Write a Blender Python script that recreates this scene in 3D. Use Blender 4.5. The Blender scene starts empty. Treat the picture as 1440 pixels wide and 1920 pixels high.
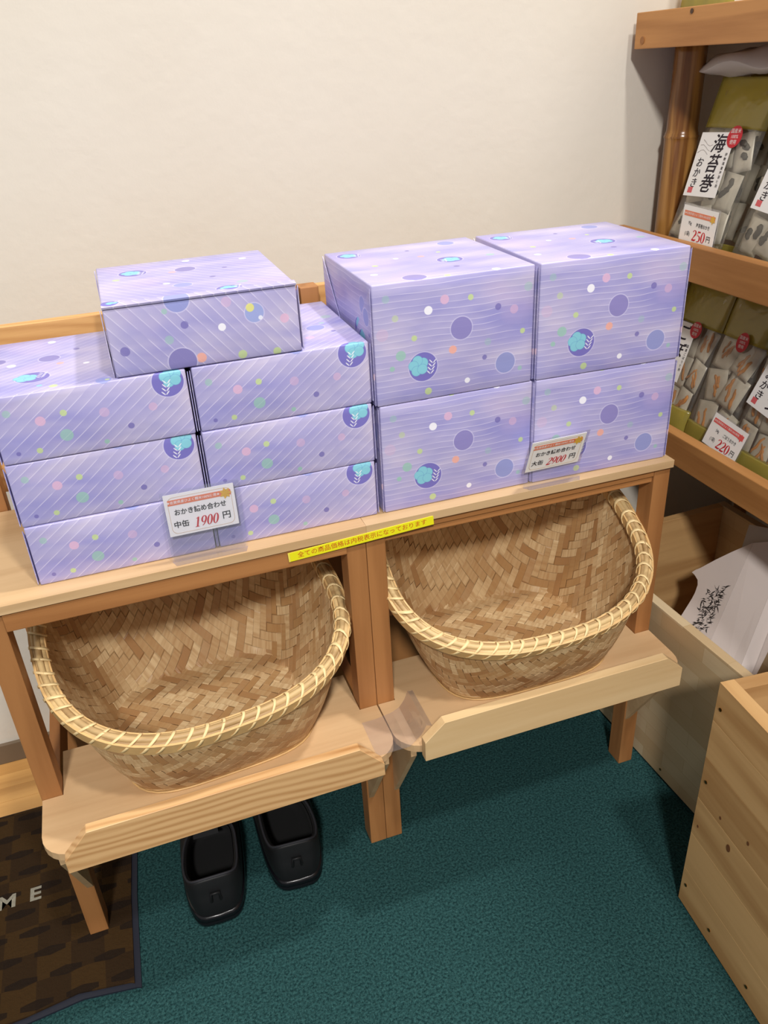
import bpy, bmesh, math, random
from mathutils import Vector, Matrix
from math import sin, cos, pi, atan, atan2, sqrt

random.seed(7)
SC = bpy.context.scene
COL = SC.collection

# ------------------------------------------------------------------ camera
def rz(a): return Matrix(((cos(a), -sin(a), 0), (sin(a), cos(a), 0), (0, 0, 1)))
def rx(a): return Matrix(((1, 0, 0), (0, cos(a), -sin(a)), (0, sin(a), cos(a))))
cam_data = bpy.data.cameras.new('camera')
cam = bpy.data.objects.new('camera', cam_data)
COL.objects.link(cam)
CR = rz(-0.3035) @ rx(1.0656) @ rz(-0.0571)
cam.matrix_world = Matrix.Translation((-0.2521, -0.8937, 1.1420)) @ CR.to_4x4()
cam_data.sensor_width = 36.0
cam_data.lens = 36.0 * 1517.3 / 1920.0
cam_data.clip_start = 0.02
SC.camera = cam

# ------------------------------------------------------------------ light
world = bpy.data.worlds.new('world'); SC.world = world
world.use_nodes = True
bg = world.node_tree.nodes['Background']
bg.inputs['Color'].default_value = (1.0, 0.97, 0.935, 1)
bg.inputs['Strength'].default_value = 0.29

def area(name, loc, target, size, power, col):
    d = bpy.data.lights.new(name, 'AREA'); d.shape = 'DISK'; d.size = size
    d.energy = power; d.color = col
    o = bpy.data.objects.new(name, d); COL.objects.link(o)
    o.location = loc
    o.rotation_euler = (Vector(target) - Vector(loc)).to_track_quat('-Z', 'Y').to_euler()
    return o
area('ceiling_lamp_right', (1.75, -0.12, 4.6), (0.0, 0.0, 0.5), 0.22, 92, (1.0, 0.965, 0.925))
area('ceiling_lamp_middle', (0.35, -1.85, 4.0), (0.0, 0.0, 0.5), 0.25, 62, (1.0, 0.965, 0.925))
area('ceiling_lamp_front', (-0.95, -3.00, 3.3), (0.0, 0.0, 0.5), 0.35, 116, (1.0, 0.965, 0.925))

SC.view_settings.view_transform = 'Standard'
SC.view_settings.look = 'None'
SC.view_settings.gamma = 1.0
SC.view_settings.use_curve_mapping = False
SC.view_settings.exposure = 0.06

# ------------------------------------------------------------------ colour / node helpers
def lin(r, g, b):
    def f(c):
        c /= 255.0
        return c / 12.92 if c <= 0.04045 else ((c + 0.055) / 1.055) ** 2.4
    return (f(r), f(g), f(b), 1.0)

def new_mat(name):
    m = bpy.data.materials.new(name); m.use_nodes = True
    nt = m.node_tree
    return m, nt, nt.nodes['Principled BSDF']

def N(nt, kind, **kw):
    n = nt.nodes.new(kind)
    for k, v in kw.items(): setattr(n, k, v)
    return n

def setin(nt, node, idx, val):
    s = node.inputs[idx]
    if hasattr(val, 'is_output'): nt.links.new(val, s)
    else: s.default_value = val

def math_n(nt, op, a, b=0.0, c=0.0, clamp=False):
    n = N(nt, 'ShaderNodeMath', operation=op, use_clamp=clamp)
    setin(nt, n, 0, a); setin(nt, n, 1, b); setin(nt, n, 2, c)
    return n.outputs[0]

def mix_col(nt, fac, a, b, blend='MIX'):
    n = N(nt, 'ShaderNodeMix', data_type='RGBA', blend_type=blend)
    setin(nt, n, 0, fac); setin(nt, n, 6, a); setin(nt, n, 7, b)
    return n.outputs[2]

def ramp(nt, fac, p0, p1, c0=(0, 0, 0, 1), c1=(1, 1, 1, 1)):
    n = N(nt, 'ShaderNodeValToRGB')
    e = n.color_ramp.elements
    e[0].position = p0; e[0].color = c0; e[1].position = p1; e[1].color = c1
    nt.links.new(fac, n.inputs[0])
    return n.outputs[0]

def noise(nt, vec, scale, detail=3.0, rough=0.5, dist=0.0):
    n = N(nt, 'ShaderNodeTexNoise')
    if vec is not None: nt.links.new(vec, n.inputs['Vector'])
    n.inputs['Scale'].default_value = scale
    n.inputs['Detail'].default_value = detail
    n.inputs['Roughness'].default_value = rough
    n.inputs['Distortion'].default_value = dist
    return n.outputs['Fac']

def bump(nt, bsdf, height, strength=0.3, dist=0.002):
    b = N(nt, 'ShaderNodeBump')
    b.inputs['Strength'].default_value = strength
    b.inputs['Distance'].default_value = dist
    nt.links.new(height, b.inputs['Height'])
    nt.links.new(b.outputs[0], bsdf.inputs['Normal'])

def obj_coords(nt, scale=(1, 1, 1), rnd=True):
    tc = N(nt, 'ShaderNodeTexCoord')
    src = tc.outputs['Object']
    if rnd:
        oi = N(nt, 'ShaderNodeObjectInfo')
        ad = N(nt, 'ShaderNodeVectorMath', operation='ADD')
        mul = N(nt, 'ShaderNodeVectorMath', operation='SCALE')
        cmb = N(nt, 'ShaderNodeCombineXYZ')
        for k in range(3): nt.links.new(oi.outputs['Random'], cmb.inputs[k])
        nt.links.new(cmb.outputs[0], mul.inputs[0]); mul.inputs['Scale'].default_value = 9.0
        nt.links.new(src, ad.inputs[0]); nt.links.new(mul.outputs[0], ad.inputs[1])
        src = ad.outputs[0]
    mp = N(nt, 'ShaderNodeMapping')
    nt.links.new(src, mp.inputs['Vector'])
    mp.inputs['Scale'].default_value = scale
    return mp.outputs[0]

MATS = {}
def wood(name, light, dark, axis=0, freq=60.0, contrast=0.6, rough=0.55, bands=0.0, var=0.12):
    """pine: fine fibres plus soft growth bands along one axis"""
    if name in MATS: return MATS[name]
    m, nt, b = new_mat(name)
    sc = [1.0, 1.0, 1.0]; sc[axis] = 0.06
    v = obj_coords(nt, sc)
    fib = noise(nt, v, freq * 4.0, 4.0, 0.6)
    grow = noise(nt, v, freq * 0.55, 2.0, 0.45, 0.6)
    band = ramp(nt, grow, 0.42, 0.62)
    fac = math_n(nt, 'MULTIPLY', band, contrast)
    if bands > 0:
        sep = N(nt, 'ShaderNodeSeparateXYZ'); nt.links.new(v, sep.inputs[0])
        zz = math_n(nt, 'MULTIPLY_ADD', sep.outputs[0], 0.9, math_n(nt, 'ADD', sep.outputs[2], sep.outputs[1]))
        v2 = obj_coords(nt, [0.22 if k == axis else 1.0 for k in range(3)])
        wob = math_n(nt, 'MULTIPLY', noise(nt, v2, 16.0, 2.0), 0.040)
        st = math_n(nt, 'SINE', math_n(nt, 'MULTIPLY', math_n(nt, 'ADD', zz, wob), 2 * pi / 0.0135))
        st = math_n(nt, 'MULTIPLY', math_n(nt, 'POWER', math_n(nt, 'MULTIPLY_ADD', st, 0.5, 0.5), 1.5), math_n(nt, 'MULTIPLY_ADD', noise(nt, v2, 30.0, 1.0), 1.2, 0.25, True))
        fac = math_n(nt, 'MULTIPLY_ADD', st, bands, math_n(nt, 'MULTIPLY', band, 0.2))
    fac = math_n(nt, 'MULTIPLY_ADD', math_n(nt, 'SUBTRACT', fib, 0.5), 0.55, fac, True)
    c = mix_col(nt, fac, lin(*light), lin(*dark))
    oi = N(nt, 'ShaderNodeObjectInfo')
    hsv = N(nt, 'ShaderNodeHueSaturation')
    nt.links.new(c, hsv.inputs['Color'])
    nt.links.new(math_n(nt, 'MULTIPLY_ADD', oi.outputs['Random'], var, 1.0 - var / 2), hsv.inputs['Value'])
    nt.links.new(hsv.outputs[0], b.inputs['Base Color'])
    b.inputs['Roughness'].default_value = rough
    bump(nt, b, fib, 0.15, 0.001)
    MATS[name] = m
    return m

def plain(name, col, rough=0.6, metal=0.0, spec=0.5, nscale=0, nvar=0.1):
    if name in MATS: return MATS[name]
    m, nt, b = new_mat(name)
    if nscale:
        v = obj_coords(nt)
        f = noise(nt, v, nscale, 3.0)
        c0 = lin(*[x * (1 - nvar) for x in col]); c1 = lin(*[min(255, x * (1 + nvar)) for x in col])
        nt.links.new(mix_col(nt, f, c0, c1), b.inputs['Base Color'])
    else:
        b.inputs['Base Color'].default_value = lin(*col)
    b.inputs['Roughness'].default_value = rough
    b.inputs['Metallic'].default_value = metal
    b.inputs['Specular IOR Level'].default_value = spec
    MATS[name] = m
    return m

def film(name, tint=(255, 255, 255), gloss=0.10, haze=0.05, rough=0.08):
    """thin clear plastic: transparent sheet with a gloss coat and a little milky haze"""
    if name in MATS: return MATS[name]
    m, nt, b = new_mat(name)
    out = nt.nodes['Material Output']
    tr = N(nt, 'ShaderNodeBsdfTransparent'); tr.inputs[0].default_value = lin(*tint)
    gl = N(nt, 'ShaderNodeBsdfGlossy'); gl.inputs['Roughness'].default_value = rough
    df = N(nt, 'ShaderNodeBsdfDiffuse'); df.inputs[0].default_value = lin(*tint)
    m1 = N(nt, 'ShaderNodeMixShader'); m1.inputs[0].default_value = haze
    nt.links.new(tr.outputs[0], m1.inputs[1]); nt.links.new(df.outputs[0], m1.inputs[2])
    lw = N(nt, 'ShaderNodeLayerWeight'); lw.inputs['Blend'].default_value = 0.25
    fac = math_n(nt, 'MULTIPLY_ADD', lw.outputs['Fresnel'], 0.3, gloss, True)
    m2 = N(nt, 'ShaderNodeMixShader')
    nt.links.new(fac, m2.inputs[0]); nt.links.new(m1.outputs[0], m2.inputs[1]); nt.links.new(gl.outputs[0], m2.inputs[2])
    nt.links.new(m2.outputs[0], out.inputs['Surface'])
    v = obj_coords(nt)
    bp = N(nt, 'ShaderNodeBump'); bp.inputs['Strength'].default_value = 0.35; bp.inputs['Distance'].default_value = 0.004
    nt.links.new(noise(nt, v, 45.0, 2.0), bp.inputs['Height'])
    nt.links.new(bp.outputs[0], gl.inputs['Normal'])
    MATS[name] = m
    return m

# ------------------------------------------------------------------ mesh helpers
def mesh_obj(name, verts, faces, mat, parent=None, smooth=False, mw=None):
    me = bpy.data.meshes.new(name)
    me.from_pydata([tuple(v) for v in verts], [], faces)
    bm = bmesh.new(); bm.from_mesh(me)
    bmesh.ops.recalc_face_normals(bm, faces=bm.faces)
    bm.to_mesh(me); bm.free()
    if smooth:
        for p in me.polygons: p.use_smooth = True
    if mat: me.materials.append(mat)
    o = bpy.data.objects.new(name, me); COL.objects.link(o)
    if parent is not None: o.parent = parent
    if mw is not None: o.matrix_local = mw
    return o

def bm_obj(name, bm, mat, parent=None, smooth=False):
    me = bpy.data.meshes.new(name); bm.to_mesh(me); bm.free()
    if smooth:
        for p in me.polygons: p.use_smooth = True
    if mat: me.materials.append(mat)
    o = bpy.data.objects.new(name, me); COL.objects.link(o)
    if parent is not None: o.parent = parent
    return o

def boxbm(x0, x1, y0, y1, z0, z1, bev=0.0):
    bm = bmesh.new()
    bmesh.ops.create_cube(bm, size=1.0)
    for v in bm.verts:
        v.co = Vector((x0 + (v.co.x + .5) * (x1 - x0), y0 + (v.co.y + .5) * (y1 - y0), z0 + (v.co.z + .5) * (z1 - z0)))
    if bev > 0:
        bmesh.ops.bevel(bm, geom=bm.edges[:], offset=bev, segments=2, affect='EDGES', profile=0.6)
    return bm

def box(name, x0, x1, y0, y1, z0, z1, mat, parent=None, bev=0.0012):
    return bm_obj(name, boxbm(x0, x1, y0, y1, z0, z1, bev), mat, parent)

def prism(name, poly, a0, a1, axis, mat, parent=None, bev=0.0):
    """extrude a 2-D outline; axis 0: poly=(y,z), 1: poly=(x,z), 2: poly=(x,y)"""
    def pt(p, a):
        return (a, p[0], p[1]) if axis == 0 else (p[0], a, p[1]) if axis == 1 else (p[0], p[1], a)
    n = len(poly)
    bm = bmesh.new()
    A = [bm.verts.new(pt(p, a0)) for p in poly]; B = [bm.verts.new(pt(p, a1)) for p in poly]
    bm.faces.new(A[::-1]); bm.faces.new(B)
    for i in range(n): bm.faces.new((A[i], A[(i + 1) % n], B[(i + 1) % n], B[i]))
    bmesh.ops.recalc_face_normals(bm, faces=bm.faces)
    if bev > 0:
        bmesh.ops.bevel(bm, geom=bm.edges[:], offset=bev, segments=1, affect='EDGES')
    return bm_obj(name, bm, mat, parent)

def tube(name, pts, rad, mat, parent=None, seg=10, closed=False, flat=1.0):
    """round tube along pts; rad a number or list"""
    n = len(pts); V = []; F = []
    pts = [Vector(p) for p in pts]
    up = Vector((0, 0, 1))
    for i in range(n):
        a = pts[(i - 1) % n] if closed or i > 0 else pts[i]
        b = pts[(i + 1) % n] if closed or i < n - 1 else pts[i]
        t = (b - a).normalized()
        s = t.cross(up)
        if s.length < 1e-4: s = t.cross(Vector((1, 0, 0)))
        s.normalize(); u = s.cross(t)
        r = rad[i] if isinstance(rad, (list, tuple)) else rad
        for k in range(seg):
            q = 2 * pi * k / seg
            V.append(pts[i] + s * cos(q) * r + u * sin(q) * r * flat)
    m = n if closed else n - 1
    for i in range(m):
        for k in range(seg):
            j = (i + 1) % n
            F.append((i * seg + k, i * seg + (k + 1) % seg, j * seg + (k + 1) % seg, j * seg + k))
    if not closed:
        F.append(tuple(range(seg))[::-1]); F.append(tuple((n - 1) * seg + k for k in range(seg)))
    return mesh_obj(name, V, F, mat, parent, True)

def thing(name, label, cat, loc=(0, 0, 0), rot=None, group=None):
    o = bpy.data.objects.new(name, None); COL.objects.link(o)
    o.empty_display_size = 0.02
    if rot is None: o.location = loc
    elif isinstance(rot, Matrix): o.matrix_world = Matrix.Translation(loc) @ rot.to_4x4()
    else:
        o.location = loc; o.rotation_euler = (0, 0, rot)
    tag(o, label, cat, group)
    return o

def tag(o, label, cat, group=None):
    o['label'] = label; o['category'] = cat
    if group: o['group'] = group
    return o

def struct(o, label=None, cat=None):
    o['kind'] = 'structure'
    if label: o['label'] = label
    if cat: o['category'] = cat
    return o

def text(parent, s, size, x, y, z, mat, bold=0.0, shear=0.0, wide=1.0, line=1.0, space=1.0, name='lettering', align='CENTER'):
    c = bpy.data.curves.new('t', 'FONT'); c.body = s
    c.size = 1.0; c.align_x = align; c.align_y = 'CENTER'
    c.offset = bold; c.shear = shear; c.space_line = line; c.space_character = space
    c.resolution_u = 2
    o = bpy.data.objects.new('t', c); COL.objects.link(o)
    dg = bpy.context.evaluated_depsgraph_get()
    me = bpy.data.meshes.new_from_object(o.evaluated_get(dg))
    bpy.data.objects.remove(o); bpy.data.curves.remove(c)
    me.name = name
    for v in me.vertices:
        v.co = Vector((v.co.x * size * wide + x, v.co.y * size + y, v.co.z * size + z))
    me.materials.clear(); me.materials.append(mat)
    t = bpy.data.objects.new(name, me); COL.objects.link(t); t.parent = parent
    return t

def flat(name, poly, z0, z1, mat, parent):
    return prism(name, poly, z0, z1, 2, mat, parent)

def rrect(x0, x1, y0, y1, r, n=5):
    P = []
    for cx, cy, a in ((x1 - r, y1 - r, 0), (x0 + r, y1 - r, pi / 2), (x0 + r, y0 + r, pi), (x1 - r, y0 + r, 1.5 * pi)):
        for k in range(n + 1): P.append((cx + r * cos(a + pi / 2 * k / n), cy + r * sin(a + pi / 2 * k / n)))
    return P

def outline(name, poly, w, z0, z1, mat, parent):
    """thin closed line following a polygon"""
    n = len(poly); cx = sum(p[0] for p in poly) / n; cy = sum(p[1] for p in poly) / n
    V = []; F = []
    hw = max(abs(p[0] - cx) for p in poly); hh = max(abs(p[1] - cy) for p in poly)
    for z in (z0, z1):
        for (x, y) in poly: V.append((x, y, z))
        for (x, y) in poly: V.append((cx + (x - cx) * (1 - w / hw), cy + (y - cy) * (1 - w / hh), z))
    for i in range(n):
        j = (i + 1) % n
        F += [(i, j, n + j, n + i), (2 * n + i, 3 * n + i, 3 * n + j, 2 * n + j), (i, 2 * n + i, 2 * n + j, j), (n + i, n + j, 3 * n + j, 3 * n + i)]
    return mesh_obj(name, V, F, mat, parent)

# ------------------------------------------------------------------ materials
W_top = wood('pine_top', (202, 170, 128), (172, 136, 94), 0, 45, 0.5)
W_leg = wood('stained_leg', (166, 114, 66), (134, 86, 44), 2, 55, 0.55)
W_leg_x = wood('stained_rail', (172, 118, 68), (142, 90, 46), 0, 55, 0.5)
W_leg_y = wood('stained_side', (168, 112, 62), (138, 84, 40), 1, 55, 0.5)
W_shelf = wood('shelf_board_wood', (200, 166, 124), (176, 138, 96), 0, 40, 0.45)
W_lipA = wood('striped_pine', (218, 176, 124), (176, 126, 74), 0, 40, 0.5, 0.5, bands=0.75, var=0.02)
W_lipB = wood('plain_pine', (214, 184, 138), (194, 158, 108), 0, 35, 0.4)
W_back = wood('back_board_wood', (214, 166, 106), (172, 118, 64), 0, 60, 0.6, bands=0.45)
W_rail = wood('rail_wood', (186, 132, 76), (146, 94, 46), 1, 45, 0.6)
W_rail_top = wood('shelf_board_display', (190, 140, 86), (150, 100, 52), 1, 45, 0.5)
W_crate = wood('crate_pine', (206, 166, 112), (166, 120, 68), 1, 34, 0.65)
W_crate_x = wood('crate_pine_cross', (200, 160, 108), (160, 116, 68), 0, 34, 0.6)
W_floor = wood('floor_plank_wood', (205, 156, 92), (172, 120, 62), 0, 50, 0.5, 0.35, var=0.25)

# laminated board: strips of slightly different tone
def laminated():
    m, nt, b = new_mat('laminated_board')
    tc = N(nt, 'ShaderNodeTexCoord')
    sep = N(nt, 'ShaderNodeSeparateXYZ'); nt.links.new(tc.outputs['Object'], sep.inputs[0])
    cmb = N(nt, 'ShaderNodeCombineXYZ'); nt.links.new(sep.outputs[1], cmb.inputs[0]); nt.links.new(sep.outputs[2], cmb.inputs[1])
    br = N(nt, 'ShaderNodeTexBrick'); nt.links.new(cmb.outputs[0], br.inputs['Vector'])
    br.inputs['Color1'].default_value = lin(216, 196, 160); br.inputs['Color2'].default_value = lin(198, 172, 132)
    br.inputs['Mortar'].default_value = lin(184, 156, 114); br.inputs['Scale'].default_value = 1.0
    br.inputs['Mortar Size'].default_value = 0.0003; br.inputs['Brick Width'].default_value = 0.10; br.inputs['Row Height'].default_value = 0.03
    v = obj_coords(nt, (1, .08, 1))
    f = noise(nt, v, 160, 4)
    nt.links.new(mix_col(nt, math_n(nt, 'MULTIPLY', f, 0.35), br.outputs['Color'], lin(180, 150, 108)), b.inputs['Base Color'])
    b.inputs['Roughness'].default_value = 0.5
    return m
W_lam = laminated()

def wall_mat():
    m, nt, b = new_mat('cream_plaster')
    v = obj_coords(nt, rnd=False)
    f = noise(nt, v, 3.0, 3.0)
    nt.links.new(mix_col(nt, f, lin(215, 209, 198), lin(206, 198, 184)), b.inputs['Base Color'])
    b.inputs['Roughness'].default_value = 0.85
    bump(nt, b, noise(nt, v, 38.0, 4.0, 0.55), 0.12, 0.006)
    return m
M_wall = wall_mat()

def carpet_mat():
    m, nt, b = new_mat('green_carpet')
    v = obj_coords(nt, rnd=False)
    f1 = noise(nt, v, 600.0, 2.0, 0.7); f2 = noise(nt, v, 270.0, 3.0, 0.7); f3 = noise(nt, v, 5.0, 2.0)
    c = mix_col(nt, ramp(nt, f2, 0.36, 0.66), lin(13, 40, 42), lin(54, 94, 94))
    c = mix_col(nt, ramp(nt, f1, 0.62, 0.74), c, lin(96, 130, 124))
    c = mix_col(nt, math_n(nt, 'MULTIPLY', f3, 0.35), c, lin(24, 54, 55))
    nt.links.new(c, b.inputs['Base Color'])
    b.inputs['Roughness'].default_value = 0.95; b.inputs['Specular IOR Level'].default_value = 0.1
    bump(nt, b, f2, 0.7, 0.004)
    return m
M_carpet = carpet_mat()

def weave_mat():
    m, nt, b = new_mat('bamboo_strip_skin')
    oi = N(nt, 'ShaderNodeObjectInfo')
    tc = N(nt, 'ShaderNodeTexCoord')
    mp = N(nt, 'ShaderNodeMapping'); nt.links.new(tc.outputs['UV'], mp.inputs[0]); mp.inputs['Scale'].default_value = (3.0, 120.0, 1)
    fib = noise(nt, mp.outputs[0], 6.0, 3.0, 0.6)
    mp2 = N(nt, 'ShaderNodeMapping'); nt.links.new(tc.outputs['UV'], mp2.inputs[0]); mp2.inputs['Scale'].default_value = (22.0, 2.0, 1)
    ad = N(nt, 'ShaderNodeVectorMath', operation='ADD'); nt.links.new(mp2.outputs[0], ad.inputs[0])
    cm = N(nt, 'ShaderNodeCombineXYZ'); nt.links.new(math_n(nt, 'MULTIPLY', oi.outputs['Random'], 50.0), cm.inputs[0]); nt.links.new(cm.outputs[0], ad.inputs[1])
    blot = noise(nt, ad.outputs[0], 1.0, 2.0)
    r1 = ramp(nt, oi.outputs['Random'], 0.0, 1.0, lin(168, 128, 82), lin(228, 204, 160))
    r1 = mix_col(nt, math_n(nt, 'MULTIPLY', math_n(nt, 'LESS_THAN', math_n(nt, 'FRACT', math_n(nt, 'MULTIPLY', oi.outputs['Random'], 37.0)), .14), .6), r1, lin(146, 98, 58))
    c = mix_col(nt, math_n(nt, 'MULTIPLY', ramp(nt, blot, 0.42, 0.68), 0.6), r1, lin(166, 120, 72))
    c = mix_col(nt, math_n(nt, 'MULTIPLY', fib, 0.4), c, lin(190, 152, 104))
    nt.links.new(c, b.inputs['Base Color'])
    b.inputs['Roughness'].default_value = 0.5
    return m
M_weave = weave_mat()
M_rim = wood('basket_rim_fibre', (206, 176, 124), (140, 104, 62), 0, 60, 0.7)
M_hoop = plain('basket_hoop', (206, 168, 112), 0.5, nscale=60, nvar=0.12)
M_lash = plain('basket_lashing', (230, 202, 148), 0.45, nscale=40, nvar=0.08)

M_white = plain('card_white', (240, 238, 236), 0.5)
M_ink = plain('ink_black', (28, 26, 34), 0.6)
M_red = plain('ink_red', (196, 34, 48), 0.6)
M_orange = plain('banner_orange', (226, 128, 92), 0.55)
M_redbanner = plain('banner_red', (222, 92, 88), 0.55)
M_gold = plain('print_gold', (222, 176, 66), 0.5)
M_line = plain('border_line', (196, 160, 120), 0.6)
M_clear = film('clear_plastic', (252, 252, 255), 0.035, 0.03, 0.12)
M_bagfilm = film('bag_film', (250, 248, 240), 0.07, 0.05, 0.10)
M_yellowfilm = film('yellow_film', (214, 198, 96), 0.05, 0.42, 0.2)
M_yellow = plain('sign_yellow', (232, 226, 26), 0.5)
M_signred = plain('sign_red_ink', (196, 76, 24), 0.6)
M_black = plain('shoe_black', (9, 9, 12), 0.6, nscale=80, nvar=0.25)
M_sole = plain('shoe_sole_black', (16, 16, 20), 0.25)
M_inside = plain('shoe_lining', (5, 5, 6), 0.9)
M_rubber = plain('mat_rubber', (26, 30, 44), 0.6)
M_screw = plain('screw_brass', (150, 116, 60), 0.3, 1.0)
M_bamboo = wood('bamboo_brown', (176, 128, 68), (112, 68, 30), 2, 90, 0.9, 0.22)
M_paper = plain('bag_paper', (226, 214, 208), 0.65, nscale=6, nvar=0.03)
M_sketch = plain('sketch_ink', (52, 46, 44), 0.7)

# ------------------------------------------------------------------ wrapping paper print
VIOLET = (120, 114, 190); BLUEV = (132, 142, 206); NAVY = (116, 109, 178); YG = (192, 212, 142); GREEN = (150, 194, 180)
PINK = (218, 178, 208); ORANGE = (240, 172, 150); WHITE = (238, 238, 248); CYAN = (134, 200, 218); CYAN2 = (110, 178, 206)

def paper_print(name, dots, flowers, ang, spacing, wavy, hue=0.0):
    """flat wrapping-paper print laid out on the paper (UV in metres)"""
    m, nt, b = new_mat(name)
    uv = N(nt, 'ShaderNodeUVMap').outputs[0]
    # watercolour ground: two lavender tones in long soft clouds along the lines
    mp = N(nt, 'ShaderNodeMapping'); nt.links.new(uv, mp.inputs[0])
    mp.inputs['Rotation'].default_value = (0, 0, -ang); mp.inputs['Scale'].default_value = (5.5, 17.0, 1)
    cl = noise(nt, mp.outputs[0], 1.0, 3.0, 0.55, 0.3)
    base = mix_col(nt, ramp(nt, cl, 0.34, 0.66), lin(152, 150, 208), lin(202, 194, 220))
    mp3 = N(nt, 'ShaderNodeMapping'); nt.links.new(uv, mp3.inputs[0]); mp3.inputs['Scale'].default_value = (9, 9, 1); mp3.inputs['Location'].default_value = (3.1, 1.7, 0)
    base = mix_col(nt, math_n(nt, 'MULTIPLY', ramp(nt, noise(nt, mp3.outputs[0], 1.0, 2.0), 0.55, 0.75), 0.35), base, lin(214, 186, 218))
    # hair lines
    mp2 = N(nt, 'ShaderNodeMapping'); nt.links.new(uv, mp2.inputs[0]); mp2.inputs['Rotation'].default_value = (0, 0, -ang)
    sep = N(nt, 'ShaderNodeSeparateXYZ'); nt.links.new(mp2.outputs[0], sep.inputs[0])
    wob = math_n(nt, 'MULTIPLY', noise(nt, mp2.outputs[0], 16.0, 1.0), wavy)
    t = math_n(nt, 'FRACT', math_n(nt, 'DIVIDE', math_n(nt, 'ADD', sep.outputs[1], wob), spacing))
    d = math_n(nt, 'ABSOLUTE', math_n(nt, 'SUBTRACT', t, 0.5))
    ln = math_n(nt, 'MULTIPLY_ADD', d, -1.0 / 0.06, 1.15, True)
    brk = ramp(nt, noise(nt, mp.outputs[0], 2.3, 2.0), 0.34, 0.5)
    # each band between two hair lines fades from pale to deeper violet
    base = mix_col(nt, math_n(nt, 'MULTIPLY', math_n(nt, 'FRACT', math_n(nt, 'ADD', t, 0.5)), 0.26), base, lin(138, 134, 196))
    col = mix_col(nt, math_n(nt, 'MULTIPLY', math_n(nt, 'MULTIPLY', ln, brk), 0.62), base, lin(226, 220, 244))
    def dot(col, u, v, r, c, a=1.0, soft=0.0006):
        dist = N(nt, 'ShaderNodeVectorMath', operation='DISTANCE'); nt.links.new(uv, dist.inputs[0]); dist.inputs[1].default_value = (u, v, 0)
        f = math_n(nt, 'MULTIPLY_ADD', dist.outputs['Value'], -1.0 / soft, r / soft, True)
        if a < 1: f = math_n(nt, 'MULTIPLY', f, a)
        return mix_col(nt, f, col, lin(*c))
    for u, v, r, c, a in dots:
        if r > 0.010: col = dot(col, u, v, r + 0.0014, (206, 202, 236), 0.7, 0.0012)
        col = dot(col, u, v, r, c, a * (.95 if c == WHITE else .82))
    for u, v, r, fx, fy, sx, sy in flowers:
        col = dot(col, u, v, r + 0.0013, (206, 202, 236), 0.7, 0.0012)
        col = dot(col, u, v, r, VIOLET)
        # five round petals with thin darker outlines
        for k in range(5):
            q = 2 * pi * k / 5 + 0.5
            px, py = u + fx * r + 0.36 * r * cos(q), v + fy * r + 0.36 * r * sin(q)
            if (px - u) ** 2 + (py - v) ** 2 > (1.05 * r) ** 2: continue
            col = dot(col, px, py, 0.37 * r, (112, 168, 206), 0.9, 0.0004)
            col = dot(col, px, py, 0.34 * r, CYAN, 1.0, 0.0004)
        # white sprig: a stem of slanting leaves, each a short row of fine dots
        for k in range(4):
            for side in (-1, 1):
                for g in range(4):
                    px = u + sx * r + side * (0.05 + 0.055 * g) * r + 0.06 * r * k
                    py = v + sy * r + 0.24 * r * (k - 1.5) + 0.060 * r * g
                    col = dot(col, px, py, (0.056 - 0.010 * abs(g - 1.5)) * r, WHITE, 0.9, 0.0003)
    nt.links.new(col, b.inputs['Base Color'])
    b.inputs['Roughness'].default_value = 0.36
    b.inputs['Specular IOR Level'].default_value = 0.45
    v = obj_coords(nt)
    wr = N(nt, 'ShaderNodeMapping'); nt.links.new(v, wr.inputs[0]); wr.inputs['Scale'].default_value = (14, 14, 22)
    bump(nt, b, noise(nt, wr.outputs[0], 1.3, 2.0, 0.4, 0.5), 0.16, 0.005)
    return m

SW, SD, SH = 0.2120, 0.2150, 0.0790     # small wrapped tin
LW, LD, LH = 0.2140, 0.2113, 0.1515     # large wrapped tin
def F(u, v, r, c, a=1.0): return (u * SW, v * SH, r, c, a)
def T(u, w, r, c, a=1.0): return (u * SW, SH + w * SD, r, c, a)
small_dots = [F(.08, .75, .0045, GREEN, .7), F(.23, .58, .0058, PINK), F(.35, .65, .0040, YG), F(.34, .32, .0074, GREEN, .9), F(.55, .57, .0058, PINK, .5),
              F(.19, .15, .0036, YG), F(.67, .30, .0039, NAVY), F(.085, .15, .0028, NAVY), F(.80, .53, .0052, PINK, .6), F(.53, .12, .0032, GREEN),
              T(.30, .58, .0125, NAVY), T(.10, .52, .0055, WHITE), T(.31, .90, .0052, WHITE), T(.33, .06, .0050, YG), T(.36, .46, .0045, ORANGE, .8),
              T(.02, .62, .0100, NAVY), T(.58, .03, .0090, BLUEV), T(.60, .03, .0030, YG), T(.26, .10, .0035, CYAN), T(.80, .42, .0120, BLUEV), T(.72, .24, .0060, PINK, .9),
              T(.88, .30, .0034, NAVY), T(.92, .62, .0075, GREEN, .6), T(.74, .60, .0045, YG), T(.86, .50, .0040, GREEN, .7), T(.45, .70, .0042, NAVY), T(.50, .40, .0040, WHITE)]
small_fl = [(.90 * SW, .86 * SH, .0180, .22, .30, -.25, -.45), (.22 * SW, SH + .26 * SD, .0190, -.40, .05, .45, .2)]
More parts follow.
